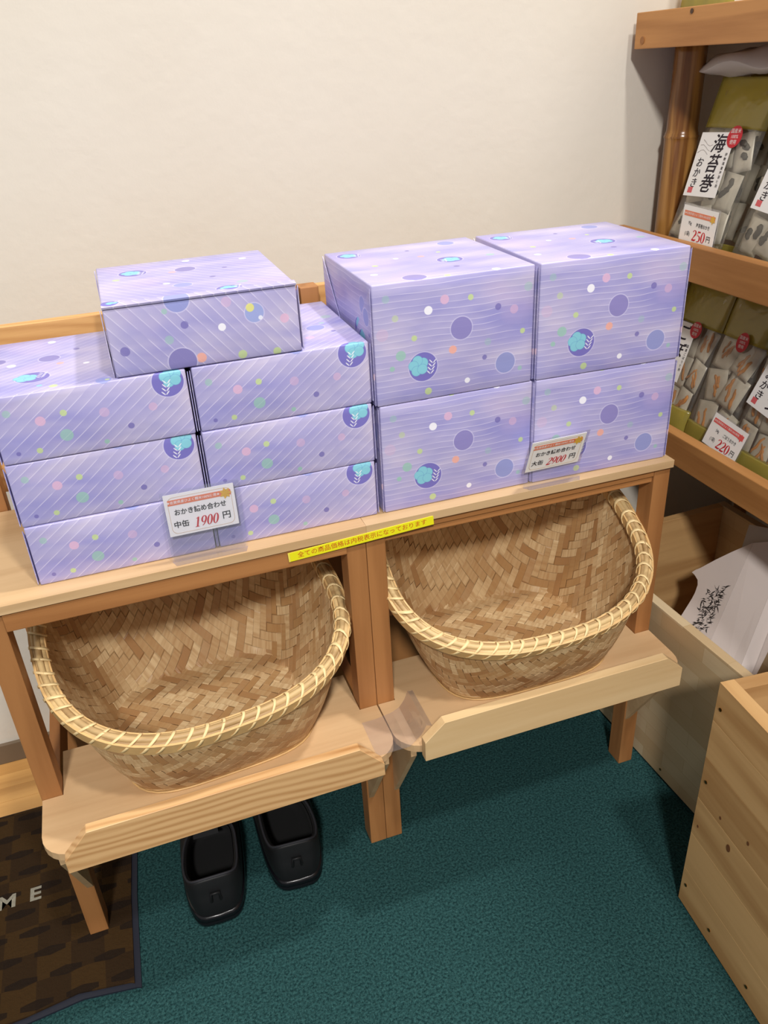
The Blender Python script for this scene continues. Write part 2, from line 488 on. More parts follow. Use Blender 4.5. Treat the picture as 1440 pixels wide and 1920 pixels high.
top_dots = [F(.39, .62, .0046, NAVY), F(.07, .36, .0056, NAVY), F(.58, .52, .0046, WHITE), F(.30, .44, .0052, GREEN, .6), F(.92, .52, .0056, PINK), F(.17, .15, .0040, YG, .0),
            F(.45, .12, .0060, ORANGE), F(.67, .08, .0054, YG), F(.86, .05, .0050, YG), F(.62, .86, .0060, PINK, .5), F(.37, .98, .0140, BLUEV), F(.30, .84, .0034, GREEN, .8),
            F(.35, .10, .0160, NAVY), F(.76, .66, .0110, (142, 158, 214)), F(.74, .74, .0050, (226, 222, 110)), F(.79, .58, .0028, WHITE, .8),
            T(.50, .70, .0130, NAVY), T(.53, .92, .0052, WHITE), T(.86, .80, .0050, WHITE), T(.36, .38, .0045, WHITE), T(.42, .66, .0050, ORANGE, .6), T(.44, .30, .0110, BLUEV),
            T(.62, .42, .0040, NAVY), T(.72, .62, .0036, NAVY), T(.10, .60, .0050, YG, .8), T(.75, .20, .0070, GREEN, .6)]
top_fl = [(.20 * SW, SH + .74 * SD, .0170, -.1, .1, .5, -.3), (.04 * SW, SH + .05 * SD, .0120, .2, .0, .6, .4), (.66 * SW, SH + .08 * SD, .0150, .0, .1, .6, .3)]
def G(u, v, r, c, a=1.0): return (u * LW, v * LH, r, c, a)
def H_(u, w, r, c, a=1.0): return (u * LW, LH + w * LD, r, c, a)
large_dots = [G(.33, .75, .0056, WHITE), G(.43, .82, .0060, PINK), G(.59, .81, .0040, YG), G(.765, .70, .0045, NAVY), G(.53, .57, .0145, (124, 116, 184)), G(.24, .54, .0040, YG),
              G(.155, .41, .0068, GREEN), G(.10, .31, .0036, GREEN), G(.475, .40, .0055, ORANGE), G(.82, .21, .0140, (130, 140, 200)), G(.68, .29, .0036, NAVY), G(.57, .11, .0040, WHITE),
              G(.32, .07, .0050, YG), G(.87, .66, .0060, PINK, .6), G(.93, .465, .0038, YG), G(.05, .60, .0080, PINK, .35), G(.96, .83, .0060, GREEN, .5), G(.55, .36, .0030, GREEN, .0),
              G(.92, .14, .0034, GREEN, .8), G(.70, .42, .0050, GREEN, .4), G(.08, .88, .0050, GREEN, .5), G(.13, .72, .0045, YG, .6),
              H_(.28, .07, .0150, (124, 116, 184)), H_(.46, .02, .0045, YG), H_(.76, .02, .0055, WHITE), H_(.80, .88, .0120, BLUEV), H_(.36, .62, .0040, WHITE), H_(.52, .60, .0050, ORANGE, .7),
              H_(.18, .48, .0045, YG), H_(.60, .22, .0042, NAVY), H_(.90, .40, .0060, GREEN, .8), H_(.50, .80, .0034, NAVY), H_(.66, .66, .0035, YG), H_(.10, .25, .0050, WHITE),
              (-.04, .12, .0110, BLUEV, 1), (-.075, .055, .0040, WHITE, 1), (-.02, .05, .0045, (236, 206, 224), 1), (-.03, .10, .0030, NAVY, 1)]
large_fl = [(.29 * LW, .29 * LH, .0190, -.32, .10, .50, -.15), (.64 * LW, LH + .42 * LD, .0170, .1, .0, -.6, -.2), (.12 * LW, LH + .84 * LD, .0160, .0, .1, .6, -.2), (-.06, .085, .0150, .1, .35, .0, -.5)]
P_small = paper_print('wrapping_paper_small', small_dots, small_fl, math.radians(38), 0.0098, 0.002)
P_top = paper_print('wrapping_paper_turned', top_dots, top_fl, math.radians(-52), 0.0105, 0.002)
P_large = paper_print('wrapping_paper_large', large_dots, large_fl, 0.0, 0.0080, 0.006)

# ------------------------------------------------------------------ the setting
WY = 0.437
w = box('wall_back', -1.6, 1.30, WY, WY + .08, 0.0, 2.5, M_wall, bev=0); struct(w)
w = box('wall_right', 1.02, 1.10, -1.6, WY, 0.0, 2.5, M_wall, bev=0); struct(w)
fl = box('floor', -1.6, 1.02, -2.2, 0.292, -0.03, 0.0, M_carpet, bev=0); struct(fl)
random.seed(3)
k = 0
for row in range(4):
    y0 = 0.2925 + row * 0.0360
    x = -1.6 + random.uniform(0, .2)
    xs = [-1.6]
    while x < 1.0:
        xs.append(x); x += random.uniform(.26, .42)
    xs.append(1.02)
    for a, bq in zip(xs[:-1], xs[1:]):
        box('floor_plank', a + .0004, bq - .0004, y0, y0 + .0355, -0.03, 0.0005, W_floor, fl, 0.0006)
bb = box('baseboard_back', -1.6, 1.02, WY - .008, WY, 0.001, 0.045, plain('baseboard_brown', (108, 92, 74), .5), bev=.001); struct(bb)

# ------------------------------------------------------------------ display benches
LWG = 0.0277; HS = 0.2981; HT = 0.6125
def bench(label, X0, X1, yaw, lipmat, lip, stepped):
    t = thing('display_bench', label, 'bench', (0, 0, 0), yaw)
    # tabletop
    box('tabletop', X0 + .0001, X1 - .0001, -0.006, 0.250, HT - .012, HT, W_top, t, .0003)
    for xa in (X0, X1 - LWG):
        z0 = .0066 if xa < -.4 else 0.0
        box('front_leg', xa + .0003, xa + LWG - .0003, 0.0, 0.034, z0, HT - .0122, W_leg, t)
        box('back_leg', xa + .0003, xa + LWG - .0003, 0.2515, 0.280, z0, 0.868, W_leg, t)
    if stepped:
        a = box('apron', X0 + LWG, X1 - LWG, 0.0005, 0.014, .588, HT - .0122, W_leg_x, t)
        box('apron_lower_step', X0 + LWG, X1 - LWG, 0.004, 0.014, .577, .588, W_leg_x, t)
    else:
        box('apron', X0 + LWG, X1 - LWG, -0.003, 0.012, .574, HT - .0122, W_leg_x, t)
    for xa in (X0, X1 - LWG):
        box('side_rail', xa + .004, xa + LWG - .004, 0.034, 0.2515, .572, HT - .0122, W_leg_y, t)
        box('side_stretcher', xa + .006, xa + LWG - .006, 0.034, 0.2515, .235, .2856, W_leg_y, t)
        g = xa + (.018 if xa == X0 else .0025)
        prism('bracket', [(-.0002, .2858), (-.094, .2858), (-.094, .272), (-.0002, .108)], g, g + .0085, 0, W_shelf, t)
    box('back_rail', X0 + LWG, X1 - LWG, 0.2515, 0.270, .555, HT - .0122, W_leg_x, t)
    box('rear_stretcher', X0 + LWG, X1 - LWG, 0.205, 0.225, .180, .2975, W_leg_x, t)
    # shelf board with rounded front corners, notched round the legs
    yb, yf, r = 0.085, -0.1045, 0.040
    P = []
    P += [(X1 - LWG - .0005, yb), (X0 + LWG + .0005, yb), (X0 + LWG + .0005, -.0006), (X0 + .0012, -.0006)]
    for q in range(7):
        a = pi + pi / 2 * q / 6
        P.append((X0 + .0012 + r + r * cos(a), yf + r + r * sin(a)))
    for q in range(7):
        a = 1.5 * pi + pi / 2 * q / 6
        P.append((X1 - .0012 - r + r * cos(a), yf + r + r * sin(a)))
    P += [(X1 - .0012, -.0006), (X1 - LWG - .0005, -.0006)]
    prism('shelf_board', P, HS - .012, HS, 2, W_shelf, t)
    # lip board with cut corners
    a0, a1, b0, b1, c = lip
    prism('lip_board', [(a0, b0), (a1, b0), (a1, b1 - c[1]), (a1 - c[0] , b1), (a0 + c[0], b1), (a0, b1 - c[1])], -.1195, -.1050, 1, lipmat, t, .0006)
    # tall board along the back edge
    box('back_board', X0 + .001, X1 - .004, 0.2805, 0.298, 0.628, 0.862, W_back, t, .0008)
    return t
benchA = bench('brown wooden bench with the striped pine lip board and the small boxes on top', -0.480, 0.0, 0.0142, W_lipA, (-.450, -.031, .281, .341, (.033, .038)), False)
benchB = bench('brown wooden bench with the plain pale lip board and the large boxes on top', 0.0, 0.477, 0.0, W_lipB, (.031, .451, .283, .345, (.030, .028)), True)

# ------------------------------------------------------------------ gift boxes
def gift_box(label, loc, yaw, dims, mat, group, fold=False, flaps=True):
    w, d, h = dims
    t = thing('gift_box', label, 'gift box', loc, yaw, group)
    bm = boxbm(0, w, 0, d, 0, h, 0)
    bmesh.ops.subdivide_edges(bm, edges=bm.edges[:], cuts=9, use_grid_fill=True)
    rnd = random.Random(sum(map(ord, label)))
    ph = [rnd.uniform(0, 6) for _ in range(6)]
    for v in bm.verts:
        x, y, z = v.co
        fx = sin(pi * x / w); fy = sin(pi * y / d); fz = sin(pi * z / h)
        # paper puffs a little between the edges and sags along the top
        if y < 1e-6: v.co.y -= .0022 * fx * fz * (1 + .4 * sin(9 * x / w + ph[0]))
        if y > d - 1e-6: v.co.y += .0015 * fx * fz
        if x < 1e-6: v.co.x -= .0012 * fy * fz
        if x > w - 1e-6: v.co.x += .0012 * fy * fz
        if z > h - 1e-6: v.co.z -= .0014 * fx * fy
    sharp = [e for e in bm.edges if len(e.link_faces) == 2 and e.calc_face_angle(0) > 1.0]
    bmesh.ops.bevel(bm, geom=sharp, offset=.0018, segments=2, affect='EDGES', profile=.5)
    uvl = bm.loops.layers.uv.new('UVMap')
    for f in bm.faces:
        n = f.normal; f.smooth = True
        ax = max(range(3), key=lambda i: abs(n[i]))
        for lp in f.loops:
            x, y, z = lp.vert.co
            if ax == 1: q = (x, z) if n.y < 0 else (x, -z)
            elif ax == 2: q = (x, h + y) if n.z > 0 else (x, -y)
            else: q = (-y, z) if n.x < 0 else (w + y, z)
            lp[uvl].uv = q
    body = bm_obj('wrapped_tin', bm, mat, t)
    if flaps:
        for side in (0, 1):
            X = -.0016 if side == 0 else w + .0016
            s = -1 if side == 0 else 1
            k = min(h - .006, d * .46)
            for (poly, nm) in (([(.0006, h - .003), (k, h - .003 - k), (k, .002), (.0006, .002)], 'end_flap'), ([(d - .0006, h - .003), (d - .0006, .002), (d - k, .002), (d - k, h - .003 - k)], 'end_flap')):
                V = []; Fc = []
                for e in (0, 1):
                    for (yy, zz) in poly: V.append((X + s * e * .0009, yy, zz))
                nP = len(poly)
                Fc = [tuple(range(nP)), tuple(range(2 * nP - 1, nP - 1, -1))] + [(i, (i + 1) % nP, nP + (i + 1) % nP, nP + i) for i in range(nP)]
                o = mesh_obj(nm, V, Fc, mat, t)
                ul = o.data.uv_layers.new(name='UVMap')
                for lp in o.data.loops:
                    co = o.data.vertices[lp.vertex_index].co
                    ul.data[lp.index].uv = (-co.y - .02, co.z + .01)
    if fold:
        V = [(0, -.0022, h - .0022), (w, -.0022, h - .0022), (w, .006, h + .0012), (0, .006, h + .0012), (0, -.0030, h + .0000), (w, -.0030, h + .0000), (w, .006, h + .0020), (0, .006, h + .0020)]
        Fc = [(0, 1, 2, 3), (4, 5, 6, 7), (0, 1, 5, 4), (1, 2, 6, 5), (2, 3, 7, 6), (3, 0, 4, 7)]
        o = mesh_obj('folded_edge', V, Fc, mat, t)
        ul = o.data.uv_layers.new(name='UVMap')
        for lp in o.data.loops:
            co = o.data.vertices[lp.vertex_index].co
            ul.data[lp.index].uv = (co.x, h + co.y)
    return t
SG = 'small gift boxes on the bench'; LG = 'large gift boxes on the bench'
lv = ['bottom', 'middle', 'top']
E_ = .0003
for i, (dx, dy, yw) in enumerate(((0, 0, 0), (-.0005, .001, .003), (.0003, .0, -.002))):
    gift_box('small lavender gift box, %s of the stack of three away from the large boxes' % lv[i], (-.4055 + dx, .0160 + dy, HT + E_ + i * (SH + .0006)), yw + .004, (SW, SD, SH), P_small, SG)
for i, (dx, dy, yw) in enumerate(((.0002, .0005, 0), (.0010, .0, .001), (.0016, .001, -.002))):
    gift_box('small lavender gift box, %s of the stack of three beside the large boxes' % lv[i], (-.1880 + dx, .0165 + dy, HT + E_ + i * (SH + .0006)), yw, (SW, SD, SH), P_small, SG)
gift_box('small lavender gift box lying across the two stacks of small boxes', (-.2680, .0170, HT + E_ + 3 * (SH + .0006) + .0004), 0.0, (SW, SD, SH), P_top, SG, fold=True)
gift_box('large lavender gift box under another one, next to the small boxes', (.0350, .0160, HT + E_), -.003, (LW, LD, LH), P_large, LG)
gift_box('large lavender gift box on top of another one, next to the small boxes', (.0325, .0160, HT + E_ + LH + .0006), -.003, (LW, LD, LH), P_large, LG)
gift_box('large lavender gift box under another one, next to the snack shelves', (.2540, .0135, HT + E_), -.026, (LW, LD, LH), P_large, LG)
gift_box('large lavender gift box on top of another one, next to the snack shelves', (.2535, .0135, HT + E_ + LH + .0006), -.034, (LW, LD, LH), P_large, LG)

# ------------------------------------------------------------------ woven baskets
def sgn_pow(x, n): return (abs(x) ** n) if x >= 0 else -(abs(x) ** n)
def basket(label, bc, bh, rc, rh, tilt, yaw, nrim, group):
    """bc/bh: centre and half sizes of the square foot, rc/rh: rim centre and half sizes"""
    t = thing('woven_basket', label, 'basket', (bc[0], bc[1], bc[2]), None, group)
    ux = Vector((cos(yaw), sin(yaw), 0)); uy = Vector((-sin(yaw) * cos(tilt), cos(yaw) * cos(tilt), sin(tilt)))
    un = ux.cross(uy)
    rcl = Vector(rc) - Vector(bc)
    yb = yaw * .7
    bx = Vector((cos(yb), sin(yb), 0)); by = Vector((-sin(yb), cos(yb), 0))
    ND, R1 = 3.0, 2.25
    def e(phi, n):
        c, s = cos(phi), sin(phi)
        k = (abs(c) ** n + abs(s) ** n) ** (-1.0 / n)
        return c * k, s * k
    def rim(phi):
        c, s = e(phi, nrim)
        return rcl + ux * (c * rh[0]) + uy * (s * rh[1])
    def surf(p, q):
        rho = (abs(p) ** ND + abs(q) ** ND) ** (1.0 / ND)
        phi = atan2(q, p)
        c, s = e(phi, 4.0)
        foot = bx * (c * bh[0]) + by * (s * bh[1]) + Vector((0, 0, .0032))
        if rho <= 1.0:
            P = foot * rho; P.z = .0032 + .004 * max(0, rho - .8)
            return P
        k = (rho - 1.0) / (R1 - 1.0)
        R = rim(phi)
        P = foot.lerp(R, k)
        out = Vector((R.x, R.y, 0)); out.normalize()
        P += out * (.008 * sin(pi * min(1, k)) * (1 - .5 * k))
        P.z += .0008
        return P
    def nrm(p, q):
        h = 0.02
        a = surf(p + h, q) - surf(p - h, q); b = surf(p, q + h) - surf(p, q - h)
        n = a.cross(b)
        return n.normalized() if n.length > 0 else Vector((0, 0, 1))
    s = 0.090; hw = s * 0.480; AMP = .0012; TH = .00035
    r2 = sqrt(.5)
    M = int(R1 * 1.45 / s) + 1
    rnd = random.Random(sum(map(ord, label)))
    for fam in (0, 1):
        for i in range(-M, M + 1):
            c0 = (i + .5) * s
            V = []; UV = []
            runs = [[]]
            for j in range(-M, M + 1):
                over = ((i + j) % 6) < 3
                sg = 1 if over == (fam == 0) else -1
                for fr in (.14, .5, .86):
                    tt = (j + fr) * s
                    def dom(off):
                        a_, b_ = (c0 + off, tt) if fam == 0 else (tt, c0 + off)
                        return ((a_ - b_) * r2, (a_ + b_) * r2)
                    p, q = dom(0)
                    rho = (abs(p) ** ND + abs(q) ** ND) ** (1 / ND)
                    if rho > R1 * 0.995:
                        if runs[-1]: runs.append([])
                        continue
                    n = nrm(p, q)
                    pts = []
                    for off in (-hw, hw):
                        pp, qq = dom(off)
                        pts.append(surf(pp, qq) + n * (AMP * sg))
                    runs[-1].append((pts, n, tt))
            for run in runs:
                if len(run) < 3: continue
                V = []; Fc = []; UVv = []
                for (pts, n, tt) in run:
                    for side in (1, -1):
                        for kx, P in enumerate(pts):
                            V.append(P + n * TH * side); UVv.append((tt, kx * .1))
                for a in range(len(run) - 1):
                    A = a * 4; B = A + 4
                    Fc += [(A, A + 1, B + 1, B), (A + 3, A + 2, B + 2, B + 3), (A + 2, A, B, B + 2), (A + 1, A + 3, B + 3, B + 1)]
                o = mesh_obj('bamboo_strip', V, Fc, M_weave, t, False)
                ul = o.data.uv_layers.new(name='UVMap')
                for lp in o.data.loops: ul.data[lp.index].uv = UVv[lp.vertex_index]
    # foot hoops
    for rr, zz in ((1.0, .0018), (.99, .0050)):
        pts = []
        for k in range(72):
            c, s_ = e(2 * pi * k / 72, 4.0)
            pts.append(bx * (c * (bh[0] * rr + .002)) + by * (s_ * (bh[1] * rr + .002)) + Vector((0, 0, zz)))
        tube('foot_hoop', pts, .0016, M_hoop, t, 6, True)
    # rim: fibre core, an outer and an inner hoop, lashings
    NR = 120
    def frame(phi):
        P = rim(phi); T_ = (rim(phi + .01) - rim(phi - .01)).normalized()
        O = T_.cross(un).normalized()
        return P, T_, O
    for cnt, (du, dn, rad) in enumerate(((.0042, .003, .0050), (-.0042, .0034, .0050), (.0, .0074, .0044))):
        pts = []
        for k in range(NR):
            P, T_, O = frame(2 * pi * k / NR)
            w_ = .0007 * sin(9 * 2 * pi * k / NR + cnt * 2)
            pts.append(P + O * (du + w_) + un * (dn + w_))
        tube('rim_core', pts, rad, M_rim, t, 8, True)
    for du, hh, nm in ((.0090, .0100, 'outer_hoop'), (-.0088, .0075, 'inner_hoop')):
        V = []; Fc = []
        for k in range(NR):
            P, T_, O = frame(2 * pi * k / NR)
            c = P + O * du
            for a, b_ in ((-.0016, -hh), (.0016, -hh), (.0016, hh * .75), (-.0016, hh * .75)): V.append(c + O * a + un * b_)
        for k in range(NR):
            j = (k + 1) % NR
            for a in range(4): Fc.append((k * 4 + a, k * 4 + (a + 1) % 4, j * 4 + (a + 1) % 4, j * 4 + a))
        mesh_obj(nm, V, Fc, M_hoop, t)
    NL = 60
    # even spacing by arc length
    L = [0.0]
    for k in range(720): L.append(L[-1] + (rim(2 * pi * (k + 1) / 720) - rim(2 * pi * k / 720)).length)
    for q in range(NL):
        target = L[-1] * (q + rnd.uniform(-.12, .12)) / NL % L[-1]
        k = next(i for i in range(721) if L[i] >= target)
        P, T_, O = frame(2 * pi * k / 720)
        V = []; Fc = []; SEG = 14
        sl = .0100 + rnd.uniform(-.0015, .0015); wd = .0023 * rnd.uniform(.8, 1.2)
        for a in range(SEG):
            an = 2 * pi * a / SEG
            ra, rb = .0118, .0122
            c = P + O * (cos(an) * ra) + un * (sin(an) * rb - .0005) + T_ * (sl * sin(an - .6))
            rad = O * cos(an) + un * sin(an)
            for dt, dr in ((-wd, 0), (wd, 0), (wd, .0008), (-wd, .0008)): V.append(c + T_ * dt + rad * dr)
        for a in range(SEG):
            b_ = (a + 1) % SEG
            for z in range(4): Fc.append((a * 4 + z, a * 4 + (z + 1) % 4, b_ * 4 + (z + 1) % 4, b_ * 4 + z))
        mesh_obj('lashing', V, Fc, M_lash, t, True)
    return t
BG = 'woven bamboo baskets on the bench shelves'
basket('woven bamboo basket on the shelf with the striped lip board', (-.237, .068, HS), (.134, .122), (-.237, .079, .481), (.203, .190), .294, .12, 2.5, BG)
basket('woven bamboo basket on the shelf with the plain pale lip board', (.245, .064, HS), (.140, .120), (.237, .036, .500), (.203, .160), .50, -.01, 2.5, BG)

# ------------------------------------------------------------------ price cards and signs
def upright(lean=0.0, yaw=0.0):
    """local x to the right, y up the card, z out of its face; lean tips the top backwards"""
    return rz(yaw) @ Matrix(((1, 0, 0), (0, sin(lean), -cos(lean)), (0, cos(lean), sin(lean))))

def card_print(t, w, h, z, size_word, price, banner_txt, two):
    flat('card', rrect(-w / 2, w / 2, 0, h, .0004, 1), z, z + .0005, M_white, t)
    outline('border_line', rrect(-w / 2 + .004, w / 2 - .004, .003, h - .004, .007), .0004, z + .0006, z + .0007, M_line, t)
    flat('banner', [(-w / 2 + .0042, h * .74), (w / 2 - .0045, h * .74), (w / 2 - .0045, h * .87), (-w / 2 + .0042, h * .87)], z + .0007, z + .0008, M_orange, t)
    text(t, banner_txt, h * .076, -.0075, h * .805, z + .0010, M_white, .01, .1)
    # gilt leaf at the end of the banner
    for a in range(7):
        q = math.radians(-150 + 50 * a)
        c = (w / 2 - .011, h * .80)
        flat('gilt_leaf', [(c[0], c[1]), (c[0] + .0045 * cos(q - .5), c[1] + .0045 * sin(q - .5)), (c[0] + .0078 * cos(q), c[1] + .0078 * sin(q)), (c[0] + .0045 * cos(q + .5), c[1] + .0045 * sin(q + .5))], z + .0011, z + .0012, M_gold, t)
    text(t, 'おかき詰め合わせ', h * .155, -.001, h * .555, z + .0010, M_ink, .018, 0, .92)
    text(t, size_word, h * .17, -w * .31, h * .26, z + .0010, M_ink, .018)
    figures(t, price, h * .34, w * .05, h * .25, z + .0010, M_red, .3, .78)
    text(t, '円', h * .20, w * .34, h * .27, z + .0010, M_ink, .014)

def ribbon2d(pts, wid, closed=False):
    V = []; Fc = []; n = len(pts)
    for i in range(n):
        a = pts[(i - 1) % n] if closed or i else pts[i]; b = pts[(i + 1) % n] if closed or i < n - 1 else pts[i]
        dx, dy = b[0] - a[0], b[1] - a[1]; L = sqrt(dx * dx + dy * dy) or 1
        nx, ny = -dy / L, dx / L; w = wid[i] / 2
        V += [(pts[i][0] + nx * w, pts[i][1] + ny * w), (pts[i][0] - nx * w, pts[i][1] - ny * w)]
    for i in range(n if closed else n - 1):
        j = (i + 1) % n
        Fc.append((2 * i, 2 * i + 1, 2 * j + 1, 2 * j))
    return V, Fc
def arc(cx, cy, rx_, ry_, a0, a1, n):
    return [(cx + rx_ * cos(a0 + (a1 - a0) * i / n), cy + ry_ * sin(a0 + (a1 - a0) * i / n)) for i in range(n + 1)]
def fatsides(P, cx, thick=.15, thin=.035, rx_=.17):
    return [thin + (thick - thin) * min(1, abs(p[0] - cx) / rx_) ** 1.4 for p in P]
def digit(ch):
    """bold serif figure in a 0.5 x 0.72 cell, as ribbons of varying width"""
    out = []
    if ch == '0':
        P = arc(.25, .36, .165, .335, 0, 2 * pi, 28)[:-1]; out.append(ribbon2d(P, fatsides(P, .25), True))
    elif ch == '1':
        out.append(ribbon2d([(.26, .02), (.26, .69)], [.14, .14])); out.append(ribbon2d([(.10, .02), (.42, .02)], [.04, .04]))
        out.append(ribbon2d([(.09, .615), (.20, .635), (.27, .69)], [.03, .05, .05]))
    elif ch == '9':
        P = arc(.25, .48, .165, .215, 0, 2 * pi, 24)[:-1]; out.append(ribbon2d(P, fatsides(P, .25, .14), True))
        P = arc(.10, .48, .315, .46, 0, -1.35, 10); out.append(ribbon2d(P, [.14 - .010 * i for i in range(11)]))
    elif ch == '2':
        P = arc(.24, .53, .165, .165, 2.9, -.55, 12); P += [(.30, .36), (.18, .20), (.07, .07)]
        out.append(ribbon2d(P, [.10, .08, .05, .04, .04, .05, .06, .09, .12, .14, .15, .145, .14, .11, .07, .05]))
        out.append(ribbon2d([(.04, .055), (.36, .055), (.46, .10), (.48, .17)], [.11, .12, .07, .03]))
    elif ch == '5':
        out.append(ribbon2d([(.13, .655), (.43, .655)], [.10, .10])); out.append(ribbon2d([(.14, .66), (.11, .38)], [.04, .04]))
        P = [(.11, .39)] + arc(.20, .22, .21, .20, 1.55, -1.9, 14)
        out.append(ribbon2d(P, [.03, .04, .05, .07, .10, .13, .145, .15, .145, .13, .11, .08, .06, .05, .06, .09][:len(P)]))
    return out
def figures(parent, s_, size, x, y, z, mat, slant=0.0, wide=1.0):
    V = []; Fc = []; adv = .50
    for i, ch in enumerate(s_):
        for (v, f) in digit(ch):
            b = len(V)
            for (px, py) in v:
                X = px + adv * i - adv * len(s_) / 2
                V.append((x + (X + slant * (py - .36)) * size * wide, y + (py - .36) * size, z + len(V) * 2e-8))
            Fc += [tuple(b + q for q in ff) for ff in f]
    return mesh_obj('price_figures', V, Fc, mat, parent)

BAN = '★佐賀県産ひよく糯米100%使用★'
t = thing('price_card', 'white 1900 yen price card in a clear stand before the small boxes', 'price card', (-.2035, .0060, HT + .0003), upright(0.03, .01))
card_print(t, .085, .056, .0016, '中缶', '1900', BAN, True)
for o in [c for c in t.children if c.name.split('.')[0] in ('card', 'border_line', 'banner', 'lettering', 'gilt_leaf', 'price_figures')]: o.location = (0, .0355, 0)
# clear stand: folded sheet with a pocket, a foot and a glued tab
flat('holder_sleeve', [(-.046, .012), (.049, .012), (.049, .096), (-.046, .096)], .0030, .0034, M_clear, t)
flat('holder_back', [(-.046, .0), (.049, .0), (.049, .096), (-.046, .096)], .0006, .0010, M_clear, t)
prism('holder_foot', rrect(-.044, .047, .0008, .0100, .003), .0002, .0007, 2, M_clear, t)
o = mesh_obj('holder_base', [(-.046, 0, .001), (.049, 0, .001), (.045, 0, .0125), (-.042, 0, .0125), (-.046, .0006, .001), (.049, .0006, .001), (.045, .0006, .0125), (-.042, .0006, .0125)],
             [(0, 1, 2, 3), (4, 5, 6, 7), (0, 1, 5, 4), (1, 2, 6, 5), (2, 3, 7, 6), (3, 0, 4, 7)], M_clear, t)

lean = -.336
CB = Vector((.2790, .0070, .6365)); MB = upright(lean, .018)
t = thing('price_card', 'white 2900 yen price card in a clear stand before the large boxes', 'price card', CB, MB)
card_print(t, .0838, .055, .0010, '大缶', '2900', BAN, True)
flat('holder_back', [(-.046, -.002), (.047, -.002), (.047, .058), (-.046, .058)], .0003, .0007, M_clear, t)
# bent acrylic leg down to the bench top, in the card's own frame
inv = MB.transposed()
for (Q, nm) in ((((-.044, .0066, .6350), (.046, .0066, .6350), (.046, .0040, HT + .0004), (-.044, .0040, HT + .0004)), 'holder_leg'), (((-.044, .0044, HT + .0003), (.046, .0044, HT + .0003), (.040, -.0055, HT + .0003), (-.038, -.0055, HT + .0003)), 'holder_foot')):
    th = Vector((0, -.0005, 0)) if nm == 'holder_leg' else Vector((0, 0, .0005))
    Q = [Vector((CB.x + q[0], q[1], q[2])) for q in Q]
    V = [inv @ (P - CB) for P in Q] + [inv @ (P + th - CB) for P in Q]
    mesh_obj(nm, V, [(0, 1, 2, 3), (4, 5, 6, 7), (0, 1, 5, 4), (1, 2, 6, 5), (2, 3, 7, 6), (3, 0, 4, 7)], M_clear, t)

# yellow tax notice on the bench fronts
t = thing('notice_strip', 'long yellow paper notice with red print taped across both bench fronts', 'sign', (-.005, -.0068, .5955), upright(0, 0.0) @ rz(.0475))
poly = [(-.100, -.0066), (.100, -.0066), (.100, .0062), (-.100, .0062)]
flat('paper_strip', poly, .0003, .0007, M_yellow, t)
flat('backing_strip', [(-.1022, -.0070), (.0990, -.0070), (.0990, .0066), (-.1022, .0066)], -.0002, .0002, plain('sign_backing', (238, 222, 90), .5), t)
text(t, '全ての商品価格は内税表示になっております', .0088, 0, 0, .0009, M_signred, .004, 0, 1.0, 1, 1.05)

# clear sheet bridging the two shelves
prof = [(-.034, HS + .0008), (-.010, HS + .0010), (.015, HS + .0012), (.027, HS + .0035), (.036, HS + .012), (.043, HS + .026), (.052, HS + .022)]
V = []; Fc = []
for dz in (0, .0006):
    for (x, z) in prof:
        for y in ((-.100 if x < .02 else -.094), -.030 + .3 * max(0, x)): V.append((x, y, z + dz))
nP = len(prof)
for L in (0, 1):
    for i in range(nP - 1):
        a = L * 2 * nP + 2 * i
        Fc.append((a, a + 1, a + 3, a + 2))
for i in range(nP - 1):
    Fc.append((2 * i, 2 * i + 2, 2 * nP + 2 * i + 2, 2 * nP + 2 * i)); Fc.append((2 * i + 1, 2 * nP + 2 * i + 1, 2 * nP + 2 * i + 3, 2 * i + 3))
tag(mesh_obj('clear_sheet', V, Fc, M_clear), 'clear bent plastic sheet bridging the gap between the two bench shelves', 'plastic sheet')

